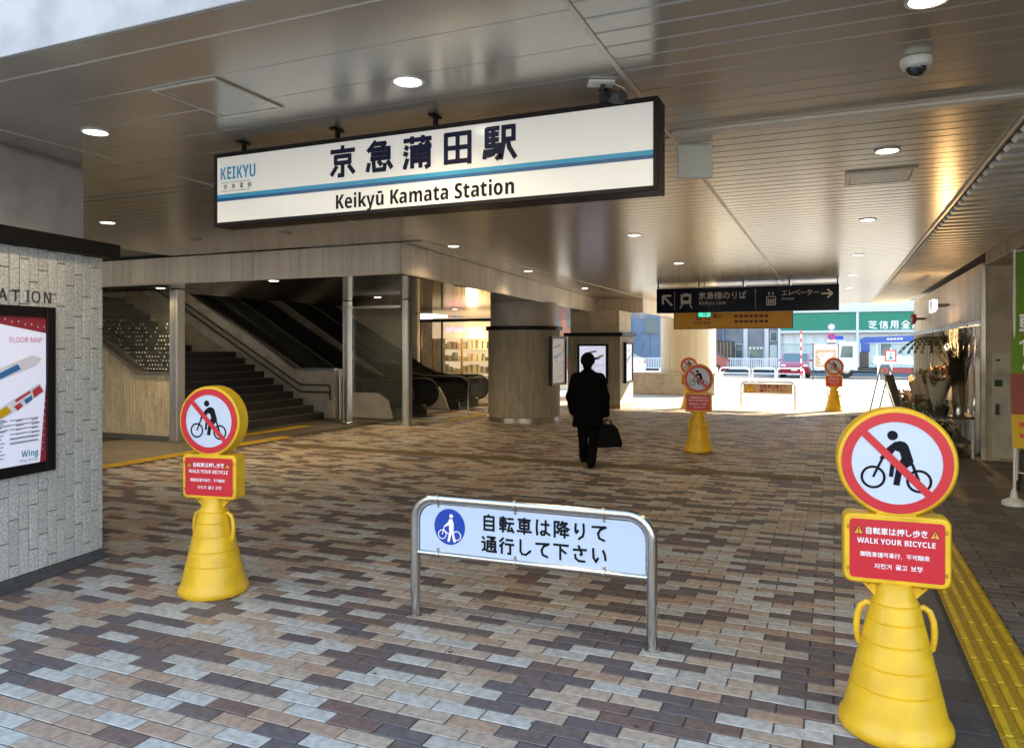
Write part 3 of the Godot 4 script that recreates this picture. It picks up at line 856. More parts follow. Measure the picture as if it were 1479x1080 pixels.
# ---------------------------------------------------------------- tiled walls
# a wall face of upright tiles in the plane z = 0, x from 0 to w, y from y0 to y1
func tile_face(parent: Node3D, w: float, y0: float, y1: float, xf: Transform3D, apart: bool, tw := .08, th := .32, tint := Color(1, 1, 1)):
	var field := B.new()
	field.t = xf
	var cache := {}
	var cols := int(ceil(w / tw))
	for i in cols:
		var x0 := i * tw
		var x1 := minf(w, x0 + tw)
		if x1 - x0 < .015: continue
		var y: float = y0 - th * [0.0, .5, .22, .74][i % 4]
		while y < y1 - .01:
			var a := maxf(y, y0)
			var b := minf(y + th, y1)
			y += th
			if b - a < .02: continue
			var dz := rng.randf_range(0, .004)
			if apart:
				var key := "%d_%d" % [roundi((x1 - x0) * 1000), roundi((b - a) * 1000)]
				if not cache.has(key):
					var tb := B.new()
					tb.box(Vector3.ZERO, Vector3(x1 - x0 - .007, b - a - .007, .02), .003)
					cache[key] = tb.mesh(M.stone_0)
				var o := inst(cache[key], "tile", M["stone_%d" % (rng.randi() % 3)], parent)
				o.transform = xf * Transform3D(Basis.IDENTITY, Vector3((x0 + x1) * .5, (a + b) * .5, .004 + dz))
			else:
				var f := rng.randf_range(.82, 1.1)
				field.col = Color(.47 * f * tint.r, .47 * f * tint.g, .43 * f * tint.b)
				var p := .010 + dz
				field.quad(Vector3(x0 + .003, a + .003, p), Vector3(x1 - .003, a + .003, p), Vector3(x1 - .003, b - .003, p), Vector3(x0 + .003, b - .003, p), Vector3(0, 0, 1))
				field.quad(Vector3(x0 + .003, a + .003, p), Vector3(x0 + .003, b - .003, p), Vector3(x0 + .003, b - .003, 0), Vector3(x0 + .003, a + .003, 0), Vector3(-1, 0, 0))
				field.quad(Vector3(x1 - .003, a + .003, p), Vector3(x1 - .003, b - .003, p), Vector3(x1 - .003, b - .003, 0), Vector3(x1 - .003, a + .003, 0), Vector3(1, 0, 0))
	if not apart: kind(obj(field, "tile_field", M.stone_field, parent), "stuff")
func corner_pier():
	# local x runs along the visible face towards the concourse, z out of the face
	var t := thing("tiled_pier", "pale speckled stone tile pier with black ledge and floor map", "wall", W(-5.415, 0, 4.245), 90.0 + 9.0)
	var L := 3.0
	var core := B.new()
	core.bx(-L, -.02, .0, 2.42, -3.6, -.004)
	obj(core, "core", M.mortar, t)
	tile_face(t, L, .09, 2.42, Transform3D(Basis.IDENTITY, Vector3(-L + .0, 0, .0)), true)
	tile_face(t, 1.2, .09, 2.42, Transform3D(Basis(Vector3.UP, PI / 2), Vector3(-.018, 0, .006)), false)
	var pl := B.new()
	pl.bx(-L - .01, .016, 0, .088, -3.6, .024, .004)
	obj(pl, "plinth", M.plinth, t)
	var tr := B.new()
	tr.bx(-L - .05, .11, 2.422, 2.535, -3.7, .09, .006)
	obj(tr, "ledge", M.black_trim, t)
	var up := B.new()
	up.bx(-L, -.02, 2.536, CEIL - .02, -3.5, -.15, .006)
	obj(up, "upper_panel", M.panel_grey, t)
	var sh := B.new()
	sh.bx(-L, -.028, CEIL - .02, CEIL - .002, -3.5, -.165)
	obj(sh, "head_channel", M.panel_grey, t)
	var word := "INFORMATION"
	var x := -1.455
	for i in word.length():
		var o := letters(word[i], .083, M.sign_grey, t, Vector3(x, 2.065, .016), "letter", false, .012)
		x += .098 if word[i] != "I" else .07
	# floor map case
	var m := thing("floor_map_case", "black framed backlit floor map on the speckled stone pier", "sign", t.position, 99.0)
	var x0 := -1.62
	var x1 := -.49
	var y0 := .80
	var y1 := 1.995
	var fr := B.new()
	fr.bx(x0, x0 + .075, y0, y1, .018, .056, .004)
	fr.bx(x1 - .075, x1, y0, y1, .018, .056, .004)
	fr.bx(x0 + .075, x1 - .075, y1 - .075, y1, .018, .055, .004)
	fr.bx(x0 + .075, x1 - .075, y0, y0 + .075, .018, .055, .004)
	obj(fr, "frame", M.black_trim, m)
	var sc := B.new()
	var a0 := x0 + .075
	var a1 := x1 - .075
	var b0 := y0 + .075
	var b1 := y1 - .075
	sc.quad(Vector3(a0, b0, .04), Vector3(a1, b0, .04), Vector3(a1, b1, .04), Vector3(a0, b1, .04), Vector3(0, 0, 1))
	obj(sc, "screen", M.screen_white, m)
	# print: corner bands, two slanted deck plans, text rows
	var z := .042
	var pr := B.new()
	pr.flat(P([a0, b1 - .02, a1 - .0, b1 - .115, a1, b1, a0, b1]), z)
	pr.flat(P([a1 - .085, b0, a1, b0, a1, b0 + .58]), z)
	obj(pr, "print_band", M.map_maroon, m)
	var dots := B.new()
	for k in 9: dots.disc(Vector2(a1 - .03 - .085 * k, b1 - .07 + .008 * k - .01 * (k % 2)), .007, z + .002, 8)
	for k in 8: dots.disc(Vector2(a1 - .05 + .005 * k, b0 + .09 + .05 * k), .006, z + .002, 8)
	obj(dots, "print_stars", M.sheet_print, m)
	letters("FLOOR MAP", .036, M.map_pink, m, Vector3(a1 - .168, b1 - .165, z + .001))
	var g := B.new()
	g.flat(P([a0 + .1, b1 - .42, a1 - .18, b1 - .27, a1 - .06, b1 - .30, a1 - .14, b1 - .35, a0 + .1, b1 - .50]), z)
	g.flat(P([a0 + .1, b1 - .72, a1 - .10, b1 - .475, a1 - .02, b1 - .535, a1 - .3, b1 - .63, a0 + .1, b1 - .80]), z)
	obj(g, "print_plan", M.sheet_print, m)
	var bl := B.new()
	bl.flat(P([a0 + .12, b1 - .46, a1 - .38, b1 - .335, a1 - .34, b1 - .37, a0 + .12, b1 - .50]), z + .002)
	bl.flat(P([a1 - .30, b1 - .59, a1 - .20, b1 - .56, a1 - .185, b1 - .59, a1 - .27, b1 - .62]), z + .002)
	obj(bl, "print_blue", M.map_blue, m)
	var rd := B.new()
	rd.flat(P([a1 - .19, b1 - .525, a1 - .09, b1 - .49, a1 - .045, b1 - .535, a1 - .17, b1 - .58]), z + .002)
	rd.flat(P([a1 - .42, b1 - .585, a1 - .22, b1 - .525, a1 - .21, b1 - .54, a1 - .40, b1 - .60]), z + .002)
	rd.flat(P([a1 - .43, b1 - .63, a1 - .35, b1 - .605, a1 - .31, b1 - .63, a1 - .38, b1 - .66]), z + .002)
	obj(rd, "print_red", M.map_red, m)
	var ye := B.new()
	ye.flat(P([a1 - .70, b1 - .68, a1 - .52, b1 - .62, a1 - .46, b1 - .665, a1 - .70, b1 - .735]), z + .002)
	obj(ye, "print_yellow", M.map_yellow, m)
	var gr := B.new()
	for k in 5:
		for c in [[-.62, .16], [-.40, .12], [-.20, .12]]:
			if k < 3 or c[0] > -.5: gr.bar(Vector2(a1 + c[0], b1 - .735 - .03 * k), Vector2(a1 + c[0] + c[1] * (.7 + .06 * ((k * 3) % 5)), b1 - .727 - .03 * k), .009, z + .001)
	for k in 11:
		gr.bar(Vector2(a0 + .02, b0 + .32 - .026 * k), Vector2(a0 + .44 - .02 * (k % 3), b0 + .325 - .026 * k), .008, z + .001)
		if k < 6: gr.bar(Vector2(a1 - .48, b0 + .32 - .032 * k), Vector2(a1 - .11, b0 + .325 - .032 * k), .007 if k < 4 else .012, z + .001)
	obj(gr, "print_text", M.map_grey, m)
	for k in 3:
		var q := B.new()
		q.disc(Vector2(a1 - .66, b1 - .733 - .03 * k), .011, z + .001, 10)
		obj(q, "print_key", [M.map_yellow, M.map_pink, M.map_maroon][k], m)
	for o in m.get_children():
		if String(o.name).begins_with("print"): o.transform = Transform3D(Basis.from_scale(Vector3(.62, 1, 1)), Vector3(a1 * .38, 0, 0))
	letters("Wing", .042, M.map_teal, m, Vector3(a1 - .135, b0 + .075, z + .001), "print_logo", true)
	letters("Wing Kamata", .018, M.map_teal, m, Vector3(a1 - .145, b0 + .03, z + .001), "print_logo")

# ---------------------------------------------------------------- lamps
func lamps():
	var spots := [[-4.56, 3.53, "above the tiled pier, nearest the canopy edge"], [-2.13, 3.53, "above the station name board, near the canopy edge"], [.36, 3.55, "in front of the dome camera"], [-7.73, 6.14, "behind the tiled pier's ledge"], [-4.99, 9.51, "first along the beige fascia"], [-5.31, 13.15, "second along the beige fascia"], [-5.58, 17.51, "third along the beige fascia"], [.36, 6.16, "beside the ceiling vent"], [.35, 9.4, "first past the ceiling vent in the louvre row"], [.34, 12.92, "second past the ceiling vent in the louvre row"], [.34, 16.4, "third past the ceiling vent in the louvre row"], [.34, 19.9, "fourth past the ceiling vent in the louvre row"], [-2.36, 9.49, "in the middle row, second before the dark sign"], [-2.45, 12.97, "in the middle row, just before the dark sign"], [-2.45, 20.0, "in the middle row beyond the dark sign"]]
	for s in spots: downlight(s[0], CEIL, s[1], .075, .26, "round recessed downlight " + s[2], "ceiling downlights")
	var sof := [[-10.78, 9.6, "over the tiled stair wall"], [-7.98, 9.23, "near the corner of the beige fascia"], [-8.64, 13.11, "before the steel glazing posts"], [-9.35, 17.91, "over the escalator landing"], [-8.1, 21.4, "in front of the bright shop"], [-6.4, 22.9, "over the pier with the area map"]]
	for s in sof: downlight(s[0], SOFFIT, s[1], .075, 1.15, "round downlight in the glossy brown soffit " + s[2], "soffit downlights")
	for s in [[-13.6, 17.4, "above the escalators"], [-15.5, 12.4, "above the stair landing"], [-12.6, 12.4, "above the foot of the stairs"]]: downlight(s[0], 5.99, s[1], .09, .24, "round downlight in the stairwell roof " + s[2], "stairwell downlights")
	for p in [[-7.88, 7.59, "left"], [-6.41, 7.62, "right"]]:
		var o := thing("ceiling_speaker", "small pale disc flush in the ceiling %s" % ("above the stair wall side" if p[2] == "left" else "above the glass post side"), "speaker", W(p[0], CEIL - .004, p[1]), 0, "flush ceiling discs")
		var b := B.new()
		b.lathe([Vector2(.09, .0), Vector2(.085, -.012), Vector2(.07, -.010), Vector2(0, -.009)], 20)
		obj(b, "grille", M.ceil_trim, o)
func downlight(u: float, y: float, v: float, r: float, energy: float, label: String, group: String):
	var t := thing("downlight", label, "lamp", W(u, y, v), 0, group)
	var b := B.new()
	b.lathe([Vector2(r + .014, .002), Vector2(r + .016, -.008), Vector2(r, -.009), Vector2(r - .003, -.004)], 24)
	obj(b, "rim", M.lamp_rim, t)
	var l := B.new()
	l.lathe([Vector2(r - .002, -.006), Vector2(r * .5, -.0075), Vector2(0, -.008)], 24)
	obj(l, "lens", M.lamp_lens, t)
	var s := SpotLight3D.new()
	s.name = "beam"
	s.light_color = Color(1.0, .87, .66)
	s.light_energy = energy
	s.light_size = r
	s.spot_angle = 70
	s.spot_angle_attenuation = .8
	s.spot_range = 12
	s.spot_attenuation = 2.0
	s.shadow_enabled = true
	s.rotation.x = -PI / 2
	s.position.y = -.03
	t.add_child(s)

# ---------------------------------------------------------------- stair hall on the left
func panel_row(parent: Node3D, called: String, w: float, h: float, xf: Transform3D, pw: float):
	var n := int(maxf(1, round(w / pw)))
	var q := w / n
	var b := B.new()
	b.box(Vector3.ZERO, Vector3(q - .004, h, .03), .003)
	var m := b.mesh(M.fascia_0)
	for i in n:
		var o := inst(m, called, M["fascia_%d" % (rng.randi() % 3)], parent)
		o.transform = xf * Transform3D(Basis.IDENTITY, Vector3(q * (i + .5), h * .5, 0))
func face_to(a: Vector3, b: Vector3) -> Transform3D:   # x from a to b, y up
	var x := (b - a).normalized()
	return Transform3D(Basis(x, Vector3.UP, x.cross(Vector3.UP)), a)
func stair_hall():
	var so := thing("stair_hall_soffit", "dropped glossy brown soffit with beige panelled fascia above the stairs", "ceiling")
	var A := W(-14.5, SOFFIT, 8.9)
	var C := W(-5.48, SOFFIT, 8.91)
	var D := W(-6.5, SOFFIT, 21.7)
	var E2 := W(-5.15, SOFFIT, 21.7)
	var F := W(-5.1, SOFFIT, 26.8)
	var fh := CEIL - SOFFIT
	panel_row(so, "fascia_panel", A.distance_to(C) - .02, fh - .004, face_to(A, C), .42)
	panel_row(so, "fascia_panel", C.distance_to(D), fh - .004, face_to(C, D), .42)
	panel_row(so, "fascia_panel", D.distance_to(E2) - .02, fh - .004, face_to(D, E2), .42)
	panel_row(so, "fascia_panel", E2.distance_to(F), fh - .004, face_to(E2, F), .42)
	var lip := B.new()
	for q in [[A, C], [C, D], [D, E2], [E2, F]]:
		lip.t = face_to(q[0], q[1])
		lip.bx(-.01, q[0].distance_to(q[1]) + .01, -.022, -.001, -.02, .022, .004)
	obj(lip, "edge_lip", M.ceil_trim, so)
	# soffit panels, leaving the stairwell open above
	var pm := {}
	var cells := []
	for i in 5: cells.append([-11.4 + 1.18 * i, -11.4 + 1.18 * (i + 1)])
	for c in cells:
		for j in 6:
			var v0 := 8.95 + 2.13 * j
			var v1 := v0 + 2.13
			var u1: float = minf(c[1], -5.53 - .0797 * (v0 - 8.91) - .17)
			if u1 - c[0] < .05: continue
			soffit_panel(so, c[0], u1, v0, minf(v1, 21.7))
	for j in 4: soffit_panel(so, -14.5 + .78 * j, -13.72 + .78 * j, 8.95, 10.0)
	for j in 5: soffit_panel(so, -11.4 + 1.25 * j, -10.15 + 1.25 * j, 21.73, 26.8)
	var void_ := thing("stairwell_enclosure", "dark walls and roof of the stairwell above the soffit", "wall")
	var parts := [[-11.4, -11.3, SOFFIT + .045, 6.0, 10.0, 20.9], [-20, -11.4, SOFFIT + .045, 6.0, 9.9, 10.0], [-20, -9.0, 0, SOFFIT - .004, 24.2, 24.35], [-20, -19.9, 0, 6.0, 10.0, 20.9], [-20, -11.3, 6.0, 6.1, 9.9, 20.9], [-20, -12.15, 0, 6.0, 20.75, 20.9], [-12.15, -11.3, SOFFIT + .045, 6.0, 20.75, 20.9], [-14.6, -14.5, 0, 3.1, 4.3, 9.9]]  # last entry is an unseen wall added to keep outside light out
	for p in parts:
		var b := B.new()
		b.bx(p[0], p[1], p[2], p[3], -p[5], -p[4])
		obj(b, "wall_panel", M.wall_cream, void_)
	# tiled low wall with steel cap and dotted glass
	var w := thing("tiled_stair_wall", "low beige tiled wall with sloping steel cap and dotted glass beside the stairs", "wall", W(-14.4, 0, 10.0))
	var core := B.new()
	core.prism(P([0, 0, 3.5, 0, 3.5, 1.2, 2.62, 1.2, 0, 2.72]), -.2, -.004)
	obj(core, "core", M.mortar, w)
	var pl := B.new()
	pl.bx(-.01, 3.5, 0, .10, -.2, .022, .003)
	obj(pl, "plinth", M.plinth, w)
	# tiles clipped under the slope
	var field := B.new()
	for i in 44:
		var x0 := i * .08
		var top := 1.2 if x0 >= 2.54 else 1.2 + (2.62 - x0 - .08) * .58
		var y: float = .10 - .3 * [0.0, .5, .22, .74][i % 4]
		while y < top:
			var a := maxf(y, .102)
			var b := minf(y + .3, top)
			y += .3
			if b - a < .02: continue
			var f := rng.randf_range(.8, 1.12)
			field.col = Color(.70 * f, .60 * f, .43 * f)
			var p := rng.randf_range(.010, .016)
			field.bx(x0 + .003, minf(x0 + .077, 3.5), a + .003, b - .003, -.002, p)
	kind(obj(field, "tile_field", M.stone_field, w), "stuff")
	var cap := B.new()
	cap.prism(P([-.05, 2.75, 2.62, 1.2, 3.5, 1.2, 3.5, 1.26, 2.64, 1.26, -.05, 2.81]), -.22, .04)
	obj(cap, "steel_cap", M.steel, w)
	var rail := B.new()
	rail.tube([Vector3(0, 2.95, .06), Vector3(2.5, 1.5, .06), Vector3(2.62, 1.43, .06)], .02, 8)
	obj(rail, "handrail", M.steel, w)
	for x in [[1.5, 2.42], [2.43, 3.38]]:
		var gl := B.new()
		var yb: float = 1.26 if x[0] > 2.0 else 1.262
		var lo: float = 1.26 + maxf(0.0, (2.64 - x[0]) * .58)
		var poly := P([x[0], minf(lo, 2.6), minf(x[1], 2.64), 1.28, x[1], 1.28, x[1], 2.66, x[0], 2.66]) if x[1] > 2.64 else P([x[0], lo, x[1], 1.28 + (2.64 - x[1]) * .58, x[1], 2.66, x[0], 2.66])
		gl.prism(poly, -.105, -.095)
		var o := obj(gl, "glass_pane", M.glass, w)
		var dt := B.new()
		for i in 13:
			for j in 14:
				var px: float = x[0] + .02 + .075 * i + .037 * (j % 2)
				var py := 1.31 + .075 * j
				if px > x[1] - .02 or py < 1.30 + maxf(0, (2.66 - px) * .58): continue
				if rng.randf() < .12 + .06 * j: continue
				dt.disc(Vector2(px, py), .014 * rng.randf_range(.7, 1.1), -.0935, 6)
		kind(obj(dt, "dot_print", M.dot, o), "stuff")
	# steel posts
	post("square stainless post at the end of the tiled stair wall", W(-10.78, 0, 9.96), .19)
	post("stainless glazing post beside the stair wall panel", W(-9.95, 0, 13.9), .16)
	post("stainless glazing post at the corner by the escalator", W(-8.5, 0, 14.05), .17)
	var g2 := thing("glazing_screen", "clear glass screen between the two stainless posts by the escalators", "glass", W(-9.84, 0, 13.95))
	var gp := B.new()
	gp.bx(0, 1.25, .06, 2.56, -.01, 0)
	obj(gp, "glass_pane", M.glass, g2)
	var gd := B.new()
	gd.bx(0, 1.25, 2.56, 2.62, -.04, .03, .004)
	obj(gd, "head_rail", M.steel, g2)
	# staircase
	var s := thing("staircase", "dark stone stairs rising to the left behind the glass", "stairs", W(-11.2, 0, 12.45))
	var sb := B.new()
	sb.box(Vector3(-.16, .08, 0), Vector3(.32, .16, 4.5), .004)
	var sm := sb.mesh(M.step)
	var nb := B.new()
	nb.box(Vector3.ZERO, Vector3(.03, .006, 4.4), .001)
	var nm := nb.mesh(M.step_nose)
	var x := 0.0
	var y := 0.0
	for k in 19:
		if k == 10: x -= 1.2
		var o := inst(sm, "step", null, s, Vector3(x, y, 0))
		if k == 9: o.scale.x = 4.7
		inst(nm, "nosing", null, o, Vector3(-.02, .163, 0))
		x -= .30
		y += .16
	# pale panelled wall on the far side of the stairs, with two handrails
	var sw := thing("stair_side_wall", "pale panelled wall along the far side of the stairs", "wall", W(-11.0, 0, 14.85))
	var prof := [0.0, 1.15, -1.2, 1.15, -6.8, 4.35, -9, 4.35]
	var cols := [[0, -1.2], [-1.2, -3.0], [-3.0, -4.8], [-4.8, -6.8]]
	for c in cols:
		var yt0: float = 1.15 + maxf(0, -c[0] - 1.2) * .571
		var yt1: float = 1.15 + maxf(0, -c[1] - 1.2) * .571
		var yb0: float = maxf(0, (-c[0] - .25) * .533 - .05)
		var yb1: float = maxf(0, (-c[1] - .25) * .533 - .05)
		for h in 2:
			var q := B.new()
			var m0 := lerpf(yb0, yt0, .52)
			var m1 := lerpf(yb1, yt1, .52)
			if h == 0: q.prism(P([c[0] - .004, yb0 + .01, c[1] + .004, yb1 + .01, c[1] + .004, m1 - .003, c[0] - .004, m0 - .003]), -.05, 0)
			else: q.prism(P([c[0] - .004, m0 + .003, c[1] + .004, m1 + .003, c[1] + .004, yt1, c[0] - .004, yt0]), -.05, 0)
			obj(q, "panel", M.wall_white, sw)
	var bk := B.new()
	bk.prism(P([-.004, 0, -8.9, 0, -8.9, 4.3, -6.8, 4.3, -1.2, 1.13, -.004, 1.13]), -.16, -.052)
	obj(bk, "backing", M.wall_cream, sw)
	var cp := B.new()
	cp.prism(P([.0, 1.155, -1.2, 1.155, -6.8, 4.355, -6.8, 4.40, -1.21, 1.20, .0, 1.20]), -.17, .02)
	obj(cp, "cap", M.steel_soft, sw)
	for k in 2:
		var hr := thing("handrail", "dark %s handrail on the pale stair wall" % ["upper", "lower"][k], "handrail", W(-11.0, 0, 14.85), 0, "stair handrails")
		var dy := -.17 * k
		var r := B.new()
		r.tube([Vector3(-.08, .62 + dy, .05), Vector3(-.08, .78 + dy, .08), Vector3(-.12, .80 + dy, .08), Vector3(-.95, .80 + dy, .08), Vector3(-6.6, 3.9 + dy, .08)], .021, 8)
		obj(r, "rail", M.wood_frame if k == 5 else M.handle_dark, hr)
		for i in 6:
			var bx := -.5 - 1.05 * i
			var by := .80 + dy + maxf(0, -bx - .95) * .5487
			var br := B.new()
			br.tube([Vector3(bx, by, .075), Vector3(bx, by - .05, .05), Vector3(bx, by - .05, .0)], .009, 6)
			obj(br, "bracket", M.steel_soft, hr)
	var np := thing("newel_post", "short steel post with white round cap at the end of the stair wall", "post", W(-10.8, 0, 14.8))
	var n1 := B.new()
	n1.lathe([Vector2(0, 0), Vector2(.05, 0), Vector2(.05, 1.0), Vector2(0, 1.0)], 14)
	obj(n1, "shaft", M.steel_soft, np)
	var n2 := B.new()
	n2.lathe([Vector2(.05, 1.0), Vector2(.06, 1.02), Vector2(.06, 1.14), Vector2(.045, 1.19), Vector2(0, 1.2)], 14)
	obj(n2, "cap", M.white_paint, np)
	escalator("escalator with black handrails beside the stairs", 15.3, 16.5, true)
	escalator("escalator with grey side cladding farther from the stairs", 18.3, 19.5, false)
	# pale wall behind the escalators with dotted door, and lit shop beyond
	var bw := thing("beige_hall_wall", "beige panelled wall behind the escalator landing", "wall", W(-15, 0, 20.72))
	panel_row(bw, "panel", 2.85, SOFFIT, face_to(W(0, 0, 0), W(2.85, 0, 0)), .5)
	var door := thing("dotted_glass_door", "open glass door with dotted frosting and dark frame by the shop", "door", W(-12.05, 0, 20.7))
	var fr := B.new()
	for q in [[0, .05], [.75, .80]]: fr.bx(q[0], q[1], 0, 2.5, -.06, 0, .004)
	fr.bx(-.02, 3.55, 2.5, 2.6, -.07, .01, .004)
	fr.bx(3.47, 3.55, 0, 2.5, -.06, 0, .004)
	obj(fr, "frame", M.handle_dark, door)
	var gl := B.new()
	gl.bx(.05, .75, .05, 2.5, -.035, -.025)
	var go := obj(gl, "glass_pane", M.glass, door)
	var dt := B.new()
	for i in 12:
		for j in 30:
			if rng.randf() < .03 * j: continue
			dt.disc(Vector2(.09 + .055 * i + .02 * (j % 2), .2 + .05 * j), .011, -.0235, 6)
	kind(obj(dt, "dot_print", M.dot, go), "stuff")
	shop()
	# guard rails before the escalators
	var gr := thing("queue_rail", "slim stainless guard rail frame before the escalators", "railing", W(-8.2, 0, 17.4), 62)
	var rb := B.new()
	rb.tube([Vector3(-.55, 0, 0), Vector3(-.55, .95, 0), Vector3(.55, .95, 0), Vector3(.55, 0, 0)], .02, 8)
	obj(rb, "frame", M.steel, gr)
	var rg := B.new()
	rg.bx(-.52, .52, .1, .92, -.005, .005)
	obj(rg, "glass_pane", M.glass, gr)
	for q in [-.55, .55]:
		var fb := B.new()
		fb.t = Transform3D(Basis.IDENTITY, Vector3(q, 0, 0))
		fb.lathe([Vector2(.06, 0.001), Vector2(.06, .012), Vector2(.025, .02), Vector2(.022, .06)], 12)
		obj(fb, "foot", M.steel_soft, gr)
	round_pillar()
	map_pier()
func soffit_panel(so: Node3D, u0: float, u1: float, v0: float, v1: float):
	var b := B.new()
	b.bx(u0 + .003, u1 - .003, SOFFIT, SOFFIT + .04, -v1 + .003, -v0 - .003, .003)
	obj(b, "soffit_panel", M.soffit, so)
func post(label: String, at: Vector3, w: float):
	var t := thing("steel_post", label, "post", at)
	var b := B.new()
	b.bx(-w * .5, w * .5, .0, SOFFIT - .003, -w * .5, w * .5, .012)
	obj(b, "shaft", M.steel_soft, t)
	for x in [-.3, .3]:
		var g := B.new()
		g.bx(x * w - .008, x * w + .008, .02, SOFFIT - .01, w * .5, w * .5 + .012, .003)
		obj(g, "cover_strip", M.steel, t)
	var f := B.new()
	f.bx(-w * .56, w * .56, 0.001, .05, -w * .56, w * .56, .005)
	obj(f, "foot", M.steel, t)
func escalator(label: String, vn: float, vf: float, near: bool):
	var t := thing("escalator", label, "escalator", W(-9.1, 0, 0))
	var k := .577
	for v in [vn, vf]:
		# handrail loop
		var pts := []
		for i in 9:
			var a := -PI / 2 + PI * i / 8.0
			pts.append(Vector3(-.33 + .33 * cos(a), .575 + .325 * sin(a), -v))
		pts.append(Vector3(-1.3, .9, -v)); pts.append(Vector3(-1.7, .96, -v)); pts.append(Vector3(-2.1, 1.12, -v)); pts.append(Vector3(-8.6, 1.12 + 6.5 * k, -v))
		var h := B.new()
		h.tube(pts, .042, 8)
		obj(h, "handrail", M.rubber, t)
		var poly := PackedVector2Array()
		for i in 9:
			var a := -PI / 2 + PI * i / 8.0
			poly.append(Vector2(-.33 + .29 * cos(a), .575 + .285 * sin(a)))
		for q in [[-1.3, .86], [-1.7, .92], [-2.1, 1.08], [-8.6, 1.08 + 6.5 * k], [-8.6, .40 + 6.5 * k], [-2.1, .40], [-1.5, .26], [-.5, .25]]: poly.append(Vector2(q[0], q[1]))
		var g := B.new()
		g.prism(poly, -v - .006, -v + .006)
		obj(g, "balustrade", M.glass_dark, t)
		var d := B.new()
		d.prism(P([-.35, .0, -1.5, .0, -8.6, 6.5 * k - .5, -8.6, .42 + 6.5 * k, -2.1, .42, -1.5, .28, -.5, .28, -.35, .2]), -v - .09, -v - .03)
		obj(d, "skirt", M.handle_dark, t)
	var c := B.new()
	if near: c.prism(P([-.5, .02, -1.25, .02, -8.6, .02, -8.6, .40 + 6.5 * k, -2.15, .62, -.9, .62, -.62, .45]), -vn + .06, -vn + .12)
	else: c.prism(P([-.6, .02, -8.6, .02, -8.6, .40 + 6.5 * k + .3, -2.2, .62, -.9, .62, -.7, .3]), -vn + .06, -vn + .12)
	obj(c, "side_cladding", M.wall_white if near else M.cladding, t)
	var sb := B.new()
	sb.box(Vector3.ZERO, Vector3(.40, .2, vf - vn - .22), .006)
	var m := sb.mesh(M.handle_dark)
	for i in 14: inst(m, "step", null, t, Vector3(-1.9 - .35 * i, .0 + .2 * i, -(vn + vf) * .5))
	var pl := B.new()
	pl.bx(-1.7, .5, 0.001, .018, -vf + .1, -vn - .1, .003)
	obj(pl, "comb_plate", M.steel_soft, t)
func shop():
	var s := thing("bright_shop", "warmly lit small shop with pink lettering behind the escalators", "shop", W(-12.9, 0, 23.0))
	var fa := B.new()
	fa.bx(0, 3.4, 2.02, SOFFIT - .01, -.1, 0, .005)
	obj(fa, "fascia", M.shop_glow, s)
	var word := B.new()
	var y := 2.33
	for i in 9:
		var x := .62 + .16 * i
		word.t = Transform3D(Basis.IDENTITY, Vector3(x, y + .03 * sin(i * 2.3), .03))
		word.tube([Vector3(-.05, -.07, 0), Vector3(-.02, .08, 0), Vector3(.05, .02 + .04 * sin(i), 0), Vector3(.0, -.03, 0), Vector3(.07, -.07, 0)], .016, 6)
	obj(word, "lettering", M.shop_pink, s)
	var back := B.new()
	back.bx(0, 3.4, 0, 2.02, -1.0, -.95)
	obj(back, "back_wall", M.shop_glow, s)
	for i in 4:
		var p := B.new()
		p.bx(.0 + 1.1 * i, .06 + 1.1 * i, 0, 2.02, -.08, -.02, .004)
		obj(p, "mullion", M.wood_frame, s)
	for k in 4:
		var sh := B.new()
		sh.bx(.05, 3.35, .38 + .42 * k, .41 + .42 * k, -.9, -.35, .003)
		obj(sh, "shelf", M.goods_1, s)
		for i in 16:
			var h := rng.randf_range(.12, .3)
			var w := rng.randf_range(.08, .16)
			var g := B.new()
			g.bx(.12 + .2 * i, .12 + .2 * i + w, .412 + .42 * k, .412 + .42 * k + h, -.75, -.5, .012)
			obj(g, "goods", M["goods_%d" % [1, 1, 0, 1, 2, 3][rng.randi() % 6]], s)
	var l := OmniLight3D.new()
	l.name = "glow"
	l.light_color = Color(1.0, .84, .58)
	l.light_energy = .35
	l.light_size = .2
	l.omni_range = 8
	l.shadow_enabled = true
	l.position = Vector3(1.7, 1.9, .3)
	s.add_child(l)
